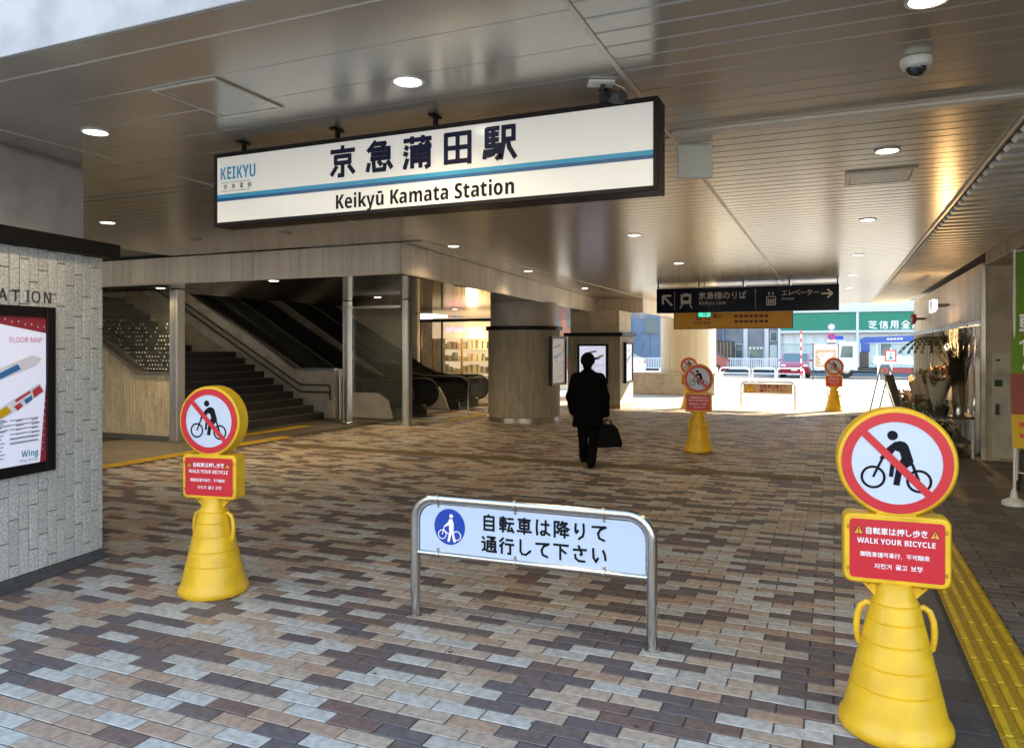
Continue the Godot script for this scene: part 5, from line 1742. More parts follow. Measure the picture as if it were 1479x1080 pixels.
# ---------------------------------------------------------------- street beyond
func street():
	# bank with a green sign band
	var k := thing("bank_building", "white framed bank with wide green sign band across the road", "building", W(-3.9, 0, 62))
	var wl := B.new()
	wl.bx(0, 17, 0, 5.6, -9, -.35)
	obj(wl, "wall", M.bank_white, k)
	var cop := B.new()
	cop.bx(-.1, 17, 4.36, 4.75, -.36, .12, .03)
	obj(cop, "parapet", M.bank_white, k)
	for q in [[.0, 5.42], [5.62, 16.9]]:
		var s := B.new()
		s.bx(q[0], q[1], 3.02, 4.35, -.34, 0, .02)
		obj(s, "sign_band", M.green_sign, k)
	var lt := B.new()
	write(lt, "芝信用金庫", 6.25, 3.70, .60, .13, 1.22, .01)
	obj(lt, "lettering", M.sheet_print, k)
	var hr := B.new()
	hr.bx(-.1, 17, 2.82, 3.01, -.34, .06, .02)
	obj(hr, "lintel", M.bank_white, k)
	for x in [-.12, 5.42, 11.0]:
		var c := B.new()
		c.bx(x, x + .2, 0, 4.36, -.3, .1, .02)
		obj(c, "column", M.bank_white, k)
	for i in 22:
		var m := B.new()
		m.bx(.75 * i + .3, .75 * i + .36, .25, 2.82, -.32, -.22, .006)
		obj(m, "mullion", M.bank_white, k)
	for i in 21:
		var g := B.new()
		g.bx(.75 * i + .37, .75 * (i + 1) + .29, .25, 2.0, -.30, -.29)
		obj(g, "pane", M.window_pale if i % 5 < 4 else M.window_glass, k)
	var tr := B.new()
	tr.bx(.1, 16.8, 2.0, 2.08, -.33, -.2, .006)
	obj(tr, "transom", M.bank_white, k)
	var sl := B.new()
	sl.bx(0, 17, .0, .25, -.34, .02, .01)
	obj(sl, "plinth", M.bank_white, k)
	# grey building with lit shop window
	var g2 := thing("grey_building", "grey office building with white pillars between the bank and the blue building", "building", W(-8.2, 0, 62.5))
	var gb := B.new()
	gb.bx(0, 4.2, 0, 7, -8, 0)
	obj(gb, "wall", M.grey_wall, g2)
	for x in [1.55, 3.15]:
		var c := B.new()
		c.bx(x, x + .32, 0, 7, 0, .2, .02)
		obj(c, "pillar", M.white_wall, g2)
	for q in [[1.95, 3.1, .3, 1.75, M.window_glass], [3.55, 4.1, .3, 1.9, M.window_pale], [3.55, 4.1, 2.2, 3.0, M.window_glass], [3.55, 4.1, 3.3, 4.1, M.window_glass], [.9, 1.5, .2, 2.0, M.window_glass]]:
		var w := B.new()
		w.bx(q[0], q[1], q[2], q[3], 0, .05, .005)
		var o := obj(w, "window", M.white_wall, g2)
		var p := B.new()
		p.bx(q[0] + .05, q[1] - .05, q[2] + .05, q[3] - .05, .05, .06)
		obj(p, "pane", q[4], o)
	for i in 4:
		var l := B.new()
		l.bx(2.05 + .27 * i, 2.13 + .27 * i, 1.6, 1.68, .06, .09, .005)
		obj(l, "spotlight", M.sign_glow, g2)
	# blue building
	var b := thing("blue_building", "blue clad building behind the cream round column", "building", W(-17.5, 0, 62))
	var bb := B.new()
	bb.bx(0, 9.4, 0, 8, -9, 0)
	obj(bb, "wall", M.blue_wall, b)
	for i in 6:
		var j := B.new()
		j.bx(1.55 * i + .3, 1.55 * i + .33, 0, 8, 0, .02)
		obj(j, "joint_strip", M.sign_blue, b)
	for q in [[.4, 1.7, .2, 4.4], [3.0, 4.1, 2.9, 4.1], [5.0, 6.1, 2.9, 4.1]]:
		var w := B.new()
		w.bx(q[0], q[1], q[2], q[3], 0, .05, .005)
		obj(w, "window", M.window_glass, b)
	for i in 9:
		var f := B.new()
		f.bx(8.3 + .12 * i, 8.34 + .12 * i, 2.2, 8, .02, .10)
		obj(f, "fin", M.grey_wall, b)
	var bo := thing("entrance_booth", "dark ribbed entrance porch in front of the blue building", "porch", W(-9.2, 0, 61.2))
	var ob := B.new()
	ob.prism(P([0, 0, 1.9, 0, 1.9, 2.2, .2, 2.35, 0, 2.25]), -.9, 0)
	obj(ob, "body", M.handle_dark, bo)
	for i in 7:
		var r := B.new()
		r.bx(.12 + .26 * i, .2 + .26 * i, .05, 2.1, 0, .04, .004)
		obj(r, "rib", M.wood_frame, bo)
	# houses seen left of the tiled pier and behind
	var ho := thing("orange_house", "orange rendered house far left beyond the round pillar", "building", W(-31, 0, 58))
	var hb := B.new()
	hb.bx(0, 12.4, 0, 9, -8, 0)
	obj(hb, "wall", M.orange_wall, ho)
	for i in 8:
		for j in 3:
			var w := B.new()
			w.bx(.5 + 1.5 * i, 1.4 + 1.5 * i, .8 + 2.6 * j, 2.4 + 2.6 * j, 0, .06, .006)
			obj(w, "window", M.window_glass, ho)
	var dk := thing("dark_tree", "dark evergreen street tree against the blue building", "tree", W(-17.0, 0, 57.5))
	var tr2 := B.new()
	tr2.tube([Vector3(0, 0, 0), Vector3(.1, 1.4, 0), Vector3(-.1, 3.0, .1), Vector3(.1, 5.5, 0)], [.16, .13, .09, .03], 8)
	obj(tr2, "trunk", M.twig, dk)
	var cr := B.new()
	rng.seed = 321
	for i in 2600:
		var y := rng.randf_range(.7, 6.0)
		var rad := 1.25 * sin(clampf((y - .3) / 6.2, 0, 1) * PI) * sqrt(rng.randf()) * (.75 + .25 * sin(y * 5.0))
		var a := rng.randf() * TAU
		var c := Vector3(cos(a) * rad, y, sin(a) * rad)
		var d := Vector3(rng.randf_range(-1, 1), rng.randf_range(-.4, 1), rng.randf_range(-1, 1)).normalized() * .16
		var s := d.cross(Vector3(rng.randf_range(-1, 1), 1, rng.randf_range(-1, 1))).normalized() * .06
		cr.quad(c, c + d * .5 + s, c + d, c + d * .5 - s)
	obj(cr, "crown", M.leaf, dk)
	# guard rails along the kerb
	for q in [[-5.9, -4.3], [-4.15, -2.95], [-2.85, -1.5], [-7.6, -6.05], [-9.3, -7.75]]:
		var t := thing("guard_rail", "low white tubular guard rail along the kerb", "railing", W(q[0], 0, 43.4), 0, "guard rails along the kerb")
		var w: float = q[1] - q[0]
		var r := B.new()
		r.tube([Vector3(0, 0, 0), Vector3(0, .42, 0), Vector3(.05, .53, 0), Vector3(.16, .58, 0), Vector3(w - .16, .58, 0), Vector3(w - .05, .53, 0), Vector3(w, .42, 0), Vector3(w, 0, 0)], .035, 8)
		obj(r, "hoop", M.white_paint, t)
		var c := B.new()
		c.tube([Vector3(.02, .28, 0), Vector3(w - .02, .28, 0)], .022, 6)
		obj(c, "crossbar", M.white_paint, t)
	for i in 9:
		var t := thing("mesh_fence", "white mesh fence panel on the far side of the road", "fence", W(-14.0 + 1.62 * i, .03, 58.2), 0, "white fence panels across the road")
		var f := B.new()
		f.bx(0, 1.6, .05, .12, -.02, .02); f.bx(0, 1.6, .82, .90, -.02, .02)
		f.bx(0, .06, 0, .95, -.03, .03); f.bx(1.54, 1.6, 0, .95, -.03, .03)
		obj(f, "frame", M.white_paint, t)
		for j in 11:
			var s := B.new()
			s.bx(.1 + .13 * j, .17 + .13 * j, .12, .82, -.008, .008)
			obj(s, "slat", M.white_paint, t)
	for x in [2.12, 2.70]:
		var t := thing("white_bollard", "slim white bollard post at the kerb " + ("between the map board and the red notice" if x < 2.5 else "just before the red notice"), "bollard", W(x, 0, 43.3), 0, "white bollards before the truck")
		var r := B.new()
		r.lathe([Vector2(.0, 0), Vector2(.055, 0), Vector2(.05, .95), Vector2(.03, 1.0), Vector2(0, 1.01)], 12)
		obj(r, "shaft", M.white_paint, t)
	car("white hatchback parked left of the cream column", W(-12.9, -.05, 46.5), M.car_white, 0)
	car("dark red car behind the guard rails by the map board", W(-2.1, -.05, 48.0), M.car_red, 0, 90)
	car("dark red car mostly hidden behind the cream column", W(-8.6, -.05, 53.5), M.car_red, 0)
	car("red car seen past the round pillar in the street", W(-15.5, -.05, 47.5), M.car_red, 1)
	truck()
	# map board, sign pole, striped pole, red notice
	var mb := thing("area_map_board", "beige area map board on two dark posts by the kerb", "sign", W(-.4, 0, 42.2))
	for x in [-.6, .6]:
		var p := B.new()
		p.bx(x - .03, x + .03, 0, 1.92, -.03, .03, .006)
		obj(p, "post", M.handle_dark, mb)
	var bd := B.new()
	bd.bx(-.56, .56, .62, 1.88, -.02, .035, .006)
	obj(bd, "board", M.sheet_print, mb)
	var mp := B.new()
	mp.bx(-.5, .5, .68, 1.6, .036, .038)
	obj(mp, "map_print", M.paper_tan, mb)
	var st := B.new()
	for i in 60: st.bar(Vector2(rng.randf_range(-.46, .4), rng.randf_range(.7, 1.56)), Vector2(0, 0) + Vector2(rng.randf_range(-.46, .46), rng.randf_range(.7, 1.56)), .008, .040)
	obj(st, "street_lines", M.sheet_print, mb)
	var ti := B.new()
	ti.bx(-.5, .5, 1.66, 1.84, .036, .04)
	obj(ti, "title_band", M.bank_white, mb)
	var sp := thing("traffic_sign_pole", "street sign pole with round and blue signs above the map board", "sign", W(-.12, 0, 42.6))
	var pp := B.new()
	pp.tube([Vector3(0, 0, 0), Vector3(0, 2.95, 0)], .03, 8)
	obj(pp, "pole", M.white_paint, sp)
	for q in [[2.78, .2, M.sheet_print], [2.28, .2, M.barrier_blue]]:
		var d := B.new()
		d.t = Transform3D(Basis.IDENTITY, Vector3(0, q[0], .04))
		d.prism(circle(q[1], 24), -.01, .01)
		var o := obj(d, "sign_disc", q[2], sp)
		var r := B.new()
		r.t = d.t
		r.ring(Vector2.ZERO, q[1] * .72, q[1] * .98, .013, 24)
		if q[0] > 2.5: r.bar(Vector2(-.08, .06), Vector2(.08, .06), .03, .014); r.bar(Vector2(.06, .06), Vector2(-.04, -.12), .03, .014)
		else: r.bar(Vector2(-.13, .13), Vector2(.13, -.13), .05, .014)
		obj(r, "sign_ring", M.sheet_red if q[0] < 2.5 else M.sign_blue, o)
	for q in [[0, 1.75, .2, .22], [.36, 2.22, .22, .1], [0, 2.0, .2, .12]]:
		var d := B.new()
		d.bx(q[0] - q[2], q[0] + q[2], q[1] - q[3], q[1] + q[3], .03, .05, .004)
		obj(d, "sign_plate", M.barrier_blue if q[0] > .1 else M.sheet_print, sp)
	var sr := thing("striped_pole", "red and white striped pole beside the dark red car", "pole", W(-1.62, 0, 43.1))
	for i in 12:
		var s := B.new()
		s.lathe([Vector2(.04, .22 * i), Vector2(.04, .22 * i + .22)], 10)
		obj(s, "band", M.white_paint if i % 2 == 0 else M.sheet_red, sr)
	var rn := thing("red_notice", "red framed square notice on a thin post before the truck", "sign", W(2.75, 0, 44.3))
	var rp := B.new()
	rp.tube([Vector3(0, 0, 0), Vector3(0, 1.7, 0)], .025, 8)
	obj(rp, "post", M.white_paint, rn)
	var rb := B.new()
	rb.bx(-.27, .27, .98, 1.58, .02, .04, .004)
	obj(rb, "board", M.sheet_red, rn)
	var rw := B.new()
	rw.bx(-.20, .20, 1.05, 1.51, .041, .045)
	obj(rw, "sheet", M.sheet_print, rn)
	var ri := B.new()
	ri.disc(Vector2(0, 1.36), .06, .047, 14)
	ri.flat(P([-.12, 1.08, .12, 1.08, .05, 1.28, -.05, 1.28]), .047)
	obj(ri, "print", M.map_teal, rn)
func circle(r: float, n := 32) -> PackedVector2Array:
	var p := PackedVector2Array()
	for i in n: p.append(Vector2(cos(TAU * i / n), sin(TAU * i / n)) * r)
	return p
func wheel(t: Node3D, x: float, z: float, r: float):
	var b := B.new()
	b.t = Transform3D(Basis(Vector3.RIGHT, PI / 2), Vector3.ZERO)
	b.lathe([Vector2(r * .6, -.1), Vector2(r * .95, -.1), Vector2(r, -.06), Vector2(r, .06), Vector2(r * .95, .1), Vector2(r * .6, .1), Vector2(r * .6, -.1)], 20)
	var o := inst(b.mesh(M.rubber), "wheel", null, t, Vector3(x, r, z))
	var h := B.new()
	h.t = b.t
	h.lathe([Vector2(0, .08), Vector2(r * .3, .09), Vector2(r * .58, .07), Vector2(r * .6, .06)], 16)
	obj(h, "rim", M.steel_soft, o)
func car(label: String, at: Vector3, paint: Material, van: int, turn := 0.0):
	var t := thing("parked_car", label, "car", at, turn, "cars in the street")
	var prof := P([-1.9, .25, -1.95, .62, -1.75, .82, -1.1, .95, -.45, 1.42, .9, 1.48, 1.55, 1.12, 1.8, 1.0, 1.88, .6, 1.85, .25]) if van == 0 else P([-1.65, .25, -1.7, .8, -1.5, .98, -1.15, 1.1, -.75, 1.58, 1.35, 1.6, 1.6, 1.15, 1.66, .3])
	var b := B.new()
	b.prism(prof, -.78, .78, true)
	obj(b, "body", paint, t)
	for z in [-.785, .785]:
		for q in ([P([-.95, .97, -.42, 1.36, .1, 1.39, .1, .97]), P([.16, .97, .16, 1.39, .85, 1.40, 1.25, 1.12, 1.2, .97])] if van == 0 else [P([-1.0, 1.1, -.7, 1.5, 0, 1.52, 0, 1.1]), P([.06, 1.1, .06, 1.52, 1.25, 1.52, 1.42, 1.1])]):
			var w := B.new()
			w.flat(q, z, signf(z))
			obj(w, "window", M.window_glass, t)
	for e in ([[-1.08, .965, -.47, 1.405, -1.0], [.95, 1.46, 1.52, 1.145, 1.0]] if van == 0 else [[-1.13, 1.12, -.77, 1.56, -1.0], [1.37, 1.57, 1.59, 1.17, 1.0]]):
		var g := B.new()
		var o := Vector3(.012 * e[4], .012, 0)
		g.quad(Vector3(e[0], e[1], -.68) + o, Vector3(e[2], e[3], -.66) + o, Vector3(e[2], e[3], .66) + o, Vector3(e[0], e[1], .68) + o, Vector3(e[4], .8, 0).normalized())
		obj(g, "windscreen" if e[4] < 0 else "rear_window", M.window_glass, t)
	for z in [-.8, .8]:
		var h2 := B.new()
		h2.box(Vector3(-.72, 1.02, z + .06 * signf(z)), Vector3(.1, .12, .18), .03)
		obj(h2, "mirror", paint, t)
	var np := B.new()
	np.bx(-1.97 if van == 0 else -1.72, -1.94 if van == 0 else -1.69, .42, .54, -.17, .17, .004)
	obj(np, "number_plate", M.bank_white, t)
	for x in [-1.2, 1.2]:
		for z in [-.70, .70]: wheel(t, x, z, .3)
	for z in [-.6, .6]:
		var h := B.new()
		h.box(Vector3(-1.86 if van == 0 else -1.63, .72 if van == 0 else .85, z), Vector3(.12, .12, .26), .03)
		obj(h, "headlight", M.bank_white, t)
		var r := B.new()
		r.box(Vector3(1.83 if van == 0 else 1.62, .85, z), Vector3(.08, .2, .18), .02)
		obj(r, "tail_light", M.tail_red, t)
func truck():
	var t := thing("crane_truck", "white flatbed truck with folded blue crane boom", "truck", W(0.05, -.05, 47.6))
	var c := B.new()
	c.prism(P([0, .45, 0, 1.1, .16, 1.98, .30, 2.08, 1.15, 2.08, 1.2, .45]), -1.7, 0)
	obj(c, "cab", M.car_white, t)
	var w := B.new()
	w.flat(P([.28, 1.18, .38, 1.85, .95, 1.85, .95, 1.18]), .006)
	obj(w, "side_window", M.window_glass, t)
	var ws := B.new()
	ws.quad(Vector3(-.012, 1.15, -.1), Vector3(-.012, 1.15, -1.6), Vector3(.135, 1.92, -1.6), Vector3(.135, 1.92, -.1), Vector3(-1, .2, 0))
	obj(ws, "windscreen", M.window_glass, t)
	var ch := B.new()
	ch.bx(.2, 6.0, .42, .6, -1.4, -.3, .01)
	obj(ch, "chassis", M.handle_dark, t)
	var bed := B.new()
	bed.bx(2.0, 6.1, .78, .92, -1.75, .03, .01)
	obj(bed, "bed", M.bank_white, t)
	for q in [[2.02, 4.0], [4.05, 6.08]]:
		var g := B.new()
		g.bx(q[0], q[1], .93, 1.28, -.02, .03, .008)
		obj(g, "side_gate", M.car_white, t)
	var cr := B.new()
	cr.bx(1.32, 1.8, .62, 1.5, -1.3, -.3, .02)
	obj(cr, "crane_base", M.handle_dark, t)
	var cp := B.new()
	cp.bx(1.4, 1.85, 1.5, 2.0, -1.1, -.45, .03)
	obj(cp, "crane_column", M.truck_blue, t)
	var bm := B.new()
	bm.prism(P([1.35, 2.0, 1.35, 2.25, 1.6, 2.36, 4.6, 2.46, 4.78, 2.36, 4.75, 2.12, 4.4, 2.1, 1.9, 2.02]), -.95, -.6)
	obj(bm, "boom", M.truck_blue, t)
	var bp := B.new()
	for i in 5: bp.bar(Vector2(2.75 + .17 * i, 2.24 + .005 * i), Vector2(2.87 + .17 * i, 2.244 + .005 * i), .09, -.596)
	obj(bp, "boom_print", M.sheet_print, t)
	var fr := B.new()
	fr.tube([Vector3(2.2, .95, -.05), Vector3(2.2, 1.95, -.05), Vector3(2.2, 1.95, -1.6)], .03, 6)
	obj(fr, "headboard", M.car_white, t)
	for x in [.6, 4.7]:
		for z in [-.12, -1.58]: wheel(t, x, z, .4)
	var sk := B.new()
	sk.bx(2.2, 4.0, .3, .62, -.08, -.04, .006)
	obj(sk, "side_guard", M.car_red, t)

# ---------------------------------------------------------------- hanging signs
func hanging_signs():
	# station name board
	var x0 := -4.01
	var x1 := -.87
	var y0 := 2.548
	var y1 := 3.058
	var wd := x1 - x0
	var t := thing("station_name_board", "long white station name board in a black frame under the canopy", "sign", W(x0, y0, 4.03))
	var ht := y1 - y0
	var body := B.new()
	body.bx(.012, wd - .012, .012, ht - .012, -.16, -.004, .01)
	obj(body, "case", M.black_trim, t)
	var fr := B.new()
	fr.bx(0, .028, 0, ht, -.17, .008, .004); fr.bx(wd - .028, wd, 0, ht, -.17, .008, .004)
	fr.bx(.028, wd - .028, ht - .028, ht, -.17, .007, .004); fr.bx(.028, wd - .028, 0, .028, -.17, .007, .004)
	obj(fr, "frame", M.black_trim, t)
	var fc := B.new()
	fc.quad(Vector3(.02, .02, 0), Vector3(wd - .02, .02, 0), Vector3(wd - .02, ht - .02, 0), Vector3(.02, ht - .02, 0), Vector3(0, 0, 1))
	obj(fc, "face", M.sign_white, t)
	# stripes: face height is .454 from y .028
	var s1 := B.new()
	s1.quad(Vector3(.028, .196, .002), Vector3(wd - .028, .196, .002), Vector3(wd - .028, .222, .002), Vector3(.028, .222, .002), Vector3(0, 0, 1))
	obj(s1, "light_blue_stripe", M.sign_cyan, t)
	var s2 := B.new()
	s2.quad(Vector3(.028, .174, .002), Vector3(wd - .028, .174, .002), Vector3(wd - .028, .196, .002), Vector3(.028, .196, .002), Vector3(0, 0, 1))
	obj(s2, "dark_blue_stripe", M.sign_blue, t)
	var kj := B.new()
	write(kj, "京急蒲田駅", .985, .460, .210, .138, 1.325, .002)
	obj(kj, "kanji_lettering", M.sign_navy, t)
	letters("Keikyū Kamata Station", .090, M.ink, t, Vector3(1.665, .094, .003), "roman_lettering", true, 0.0, .93)
	letters("KEIKYU", .086, M.sign_cyan, t, Vector3(.216, .365, .003), "logo", true, 0.0, .78)
	var sm := B.new()
	write(sm, "京急電鉄", .085, .290, .036, .09, 2.0, .002)
	sm.bar(Vector2(.065, .302), Vector2(.325, .302), .003, .002)
	sm.bar(Vector2(.065, .242), Vector2(.325, .242), .003, .002)
	obj(sm, "small_lettering", M.sign_grey, t)
	for x in [.18, .98, 1.72, 2.82]:
		var h := B.new()
		h.bx(x - .012, x + .012, ht, CEIL - y0 - .008, -.11, -.08, .003)
		h.bx(x - .022, x + .022, CEIL - y0 - .014, CEIL - y0 - .003, -.14, -.03, .002)
		obj(h, "hanger", M.black_trim, t)
	# dark guide sign
	var d := thing("dark_guide_sign", "long black direction sign with train symbol hung across the concourse", "sign", W(-3.8, 2.50, 17.4))
	var dw := 3.9
	var dh := .56
	var db := B.new()
	db.bx(0, dw, 0, dh, -.2, 0, .006)
	obj(db, "case", M.sign_dark, d)
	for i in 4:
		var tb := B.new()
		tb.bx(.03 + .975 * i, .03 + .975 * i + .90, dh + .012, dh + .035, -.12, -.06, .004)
		obj(tb, "glint_bar", M.white_paint, d)  # white bars paint the bright reflected strip above the sign
	for x in [.02, .96, 1.93, 2.9, 3.87]:
		var h := B.new()
		h.bx(x - .015, x + .015, dh, CEIL - 2.502, -.12, -.08, .002)
		obj(h, "hanger", M.black_trim, d)
	var dl := B.new()
	var z := .003
	# arrow up-left
	dl.bar(Vector2(.17, .38), Vector2(.36, .17), .045, z); dl.bar(Vector2(.15, .40), Vector2(.34, .40), .045, z); dl.bar(Vector2(.15, .41), Vector2(.15, .20), .045, z)
	obj(dl, "arrow_symbol", M.letter_dim, d)
	dl = B.new()
	dl.ring(Vector2(.68, .33), .07, .12, z, 20)
	dl.bar(Vector2(.58, .40), Vector2(.78, .40), .06, z); dl.bar(Vector2(.58, .24), Vector2(.78, .24), .08, z); dl.bar(Vector2(.58, .42), Vector2(.58, .2), .04, z); dl.bar(Vector2(.78, .42), Vector2(.78, .2), .04, z)
	dl.bar(Vector2(.60, .19), Vector2(.54, .10), .03, z); dl.bar(Vector2(.76, .19), Vector2(.82, .10), .03, z)
	obj(dl, "train_symbol", M.letter_dim, d)
	dl = B.new()
	write(dl, "京急線のりば", .96, .46, .17, .11, 1.04, z)
	obj(dl, "lettering", M.letter_dim, d)
	dl = B.new()
	dl.bar(Vector2(2.44, .14), Vector2(2.44, .32), .02, z); dl.bar(Vector2(2.62, .14), Vector2(2.62, .32), .02, z); dl.bar(Vector2(2.44, .32), Vector2(2.62, .32), .02, z); dl.bar(Vector2(2.44, .14), Vector2(2.62, .14), .02, z)
	for k in 3: dl.bar(Vector2(2.48 + .05 * k, .16), Vector2(2.48 + .05 * k, .27), .03, z)
	dl.bar(Vector2(2.49, .36), Vector2(2.49, .42), .03, z); dl.bar(Vector2(2.57, .36), Vector2(2.57, .42), .03, z)
	obj(dl, "lift_symbol", M.letter_dim, d)
	dl = B.new()
	write(dl, "エレベーター", 2.74, .46, .13, .10, .99, z)
	obj(dl, "lettering", M.letter_dim, d)
	dl = B.new()
	dl.bar(Vector2(3.55, .36), Vector2(3.78, .36), .035, z); dl.bar(Vector2(3.67, .45), Vector2(3.77, .36), .035, z); dl.bar(Vector2(3.67, .27), Vector2(3.77, .36), .035, z)
	obj(dl, "arrow_symbol", M.letter_dim, d)
	for x in [.42, 2.2]:
		dl = B.new()
		dl.bar(Vector2(x, .07), Vector2(x, .5), .008, z)
		obj(dl, "divider", M.letter_dim, d)
	letters("Keikyu Line", .085, M.letter_dim, d, Vector3(1.27, .215, z), "roman_lettering")
	letters("Elevator", .055, M.letter_dim, d, Vector3(2.88, .27, z), "roman_lettering")
	# yellow exit sign
	var e := thing("yellow_exit_sign", "yellow exit sign hung behind the black direction sign", "sign", W(-3.80, 2.185, 19.5))
	var eb := B.new()
	eb.bx(0, 2.87, 0, .46, -.16, 0, .006)
	obj(eb, "case", M.sign_yellow, e)
	var ef := B.new()
	ef.bx(-.012, 0, -.012, .47, -.17, .005); ef.bx(2.87, 2.882, -.012, .47, -.17, .005); ef.bx(0, 2.87, -.012, 0, -.17, .005)
	obj(ef, "frame", M.black_trim, e)
	var el := B.new()
	write(el, "出口", .55, .37, .15, .13, 1.5, .003)
	obj(el, "lettering", M.letter_brown, e)
	el = B.new()
	write(el, "東口", .98, .345, .09, .13, 1.2, .003)
	obj(el, "small_lettering", M.letter_brown, e)
	el = B.new()
	for k in 2:
		for i in 7: el.bar(Vector2(1.5 + .12 * i, .30 - .13 * k), Vector2(1.59 + .12 * i, .30 - .13 * k), .06, .003)
	kind(obj(el, "fine_print", M.letter_brown, e), "stuff")
	letters("East Exit", .07, M.letter_brown, e, Vector3(.72, .15, .003), "roman_lettering", true)
	for x in [.3, 2.5]:
		var h := B.new()
		h.bx(x - .012, x + .012, .46, CEIL - 2.19, -.1, -.07)
		obj(h, "hanger", M.black_trim, e)
	var x := thing("exit_light", "small glowing green emergency exit light between the two hanging signs", "sign", W(-2.76, 2.47, 17.75))
	var xb := B.new()
	xb.bx(-.13, .13, -.055, .055, -.03, .03, .004)
	obj(xb, "face", M.exit_green, x)
	var xp := B.new()
	xp.disc(Vector2(-.03, .025), .014, .032, 10); xp.bar(Vector2(-.03, .01), Vector2(.01, -.02), .02, .032); xp.bar(Vector2(.01, -.02), Vector2(-.02, -.045), .014, .032); xp.bar(Vector2(.04, -.04), Vector2(.04, .04), .03, .032)
	obj(xp, "pictogram", M.sheet_print, x)
	var xh := B.new()
	xh.bx(-.01, .01, .055, CEIL - 2.475, -.01, .01)
	obj(xh, "hanger", M.black_trim, x)
	# blank pale hanging panel
	var p := thing("blank_hanging_panel", "small blank pale grey panel hung below the ceiling beside the name board", "panel", W(-.9, 2.90, 5.38), 20)
	var pb := B.new()
	pb.bx(-.122, .122, 0, .235, -.03, 0, .004)
	obj(pb, "plate", M.plastic_white, p)
	var ph := B.new()
	ph.bx(-.1, .1, .235, .243, -.025, -.005)
	obj(ph, "bracket", M.steel_soft, p)
func ceiling_fittings():
	var h := thing("access_hatch", "square ceiling access hatch with pale metal rim", "hatch", W(-3.28, CEIL - .002, 3.34))
	var r := B.new()
	for q in [[-.235, .235, -.275, -.255], [-.235, .235, .255, .275], [-.235, -.215, -.255, .255], [.215, .235, -.255, .255]]: r.bx(q[0], q[1], -.012, 0, q[2], q[3], .003)
	obj(r, "rim", M.ceil_trim, h)
	var l := B.new()
	l.bx(-.21, .21, -.006, 0, -.25, .25, .002)
	obj(l, "lid", M.ceil_strip, h)
	var v := thing("ceiling_vent", "slatted rectangular ceiling vent between the downlights", "vent", W(.355, CEIL - .002, 7.05))
	var vr := B.new()
	for q in [[-.27, .27, -.25, -.225], [-.27, .27, .225, .25], [-.27, -.235, -.225, .225], [.235, .27, -.225, .225]]: vr.bx(q[0], q[1], -.014, 0, q[2], q[3], .003)
	obj(vr, "rim", M.ceil_trim, v)
	for i in 9:
		var s := B.new()
		s.bx(-.23, .23, -.010, -.002, -.205 + .046 * i, -.175 + .046 * i, .003)
		obj(s, "slat", M.ceil_strip, v)
	var d := thing("dome_camera", "small white dome security camera on the ceiling", "camera", W(.38, CEIL, 4.27))
	var b := B.new()
	b.lathe([Vector2(0, -.001), Vector2(.074, -.001), Vector2(.077, -.02), Vector2(.066, -.042), Vector2(.05, -.048), Vector2(.048, -.044)], 28)
	obj(b, "housing", M.plastic_white, d)
	var g := B.new()
	g.lathe([Vector2(.047, -.044), Vector2(.045, -.06), Vector2(.033, -.078), Vector2(.016, -.087), Vector2(0, -.089)], 20)
	obj(g, "dome", M.dome, d)
	var c := thing("bracket_camera", "grey security camera on a ceiling bracket above the name board", "camera", W(-1.17, CEIL, 3.96), 25)
	var pl := B.new()
	pl.bx(-.07, .07, -.014, -.002, -.05, .05, .003)
	obj(pl, "base_plate", M.plastic_white, c)
	var st := B.new()
	st.tube([Vector3(.01, -.012, 0), Vector3(.01, -.06, -.01), Vector3(.05, -.075, -.03)], .013, 8)
	obj(st, "stem", M.black, c)
	var cb := B.new()
	cb.t = Transform3D(Basis(Vector3.UP, .5) * Basis(Vector3.RIGHT, PI / 2 + .25), Vector3(.075, -.066, -.05))
	cb.lathe([Vector2(0, -.09), Vector2(.034, -.088), Vector2(.036, -.08), Vector2(.036, .08), Vector2(.03, .088), Vector2(0, .086)], 16)
	obj(cb, "barrel", M.handle_dark, c)
	var ln := B.new()
	ln.t = cb.t
	ln.lathe([Vector2(0, -.0935), Vector2(.02, -.093), Vector2(.026, -.0905)], 14)
	obj(ln, "lens", M.dome, c)
	var cw := B.new()
	cw.tube([Vector3(.06, -.012, .02), Vector3(.12, -.03, .0), Vector3(.15, -.05, -.04), Vector3(.12, -.06, -.07)], .004, 6)
	obj(cw, "cable", M.plastic_white, c)

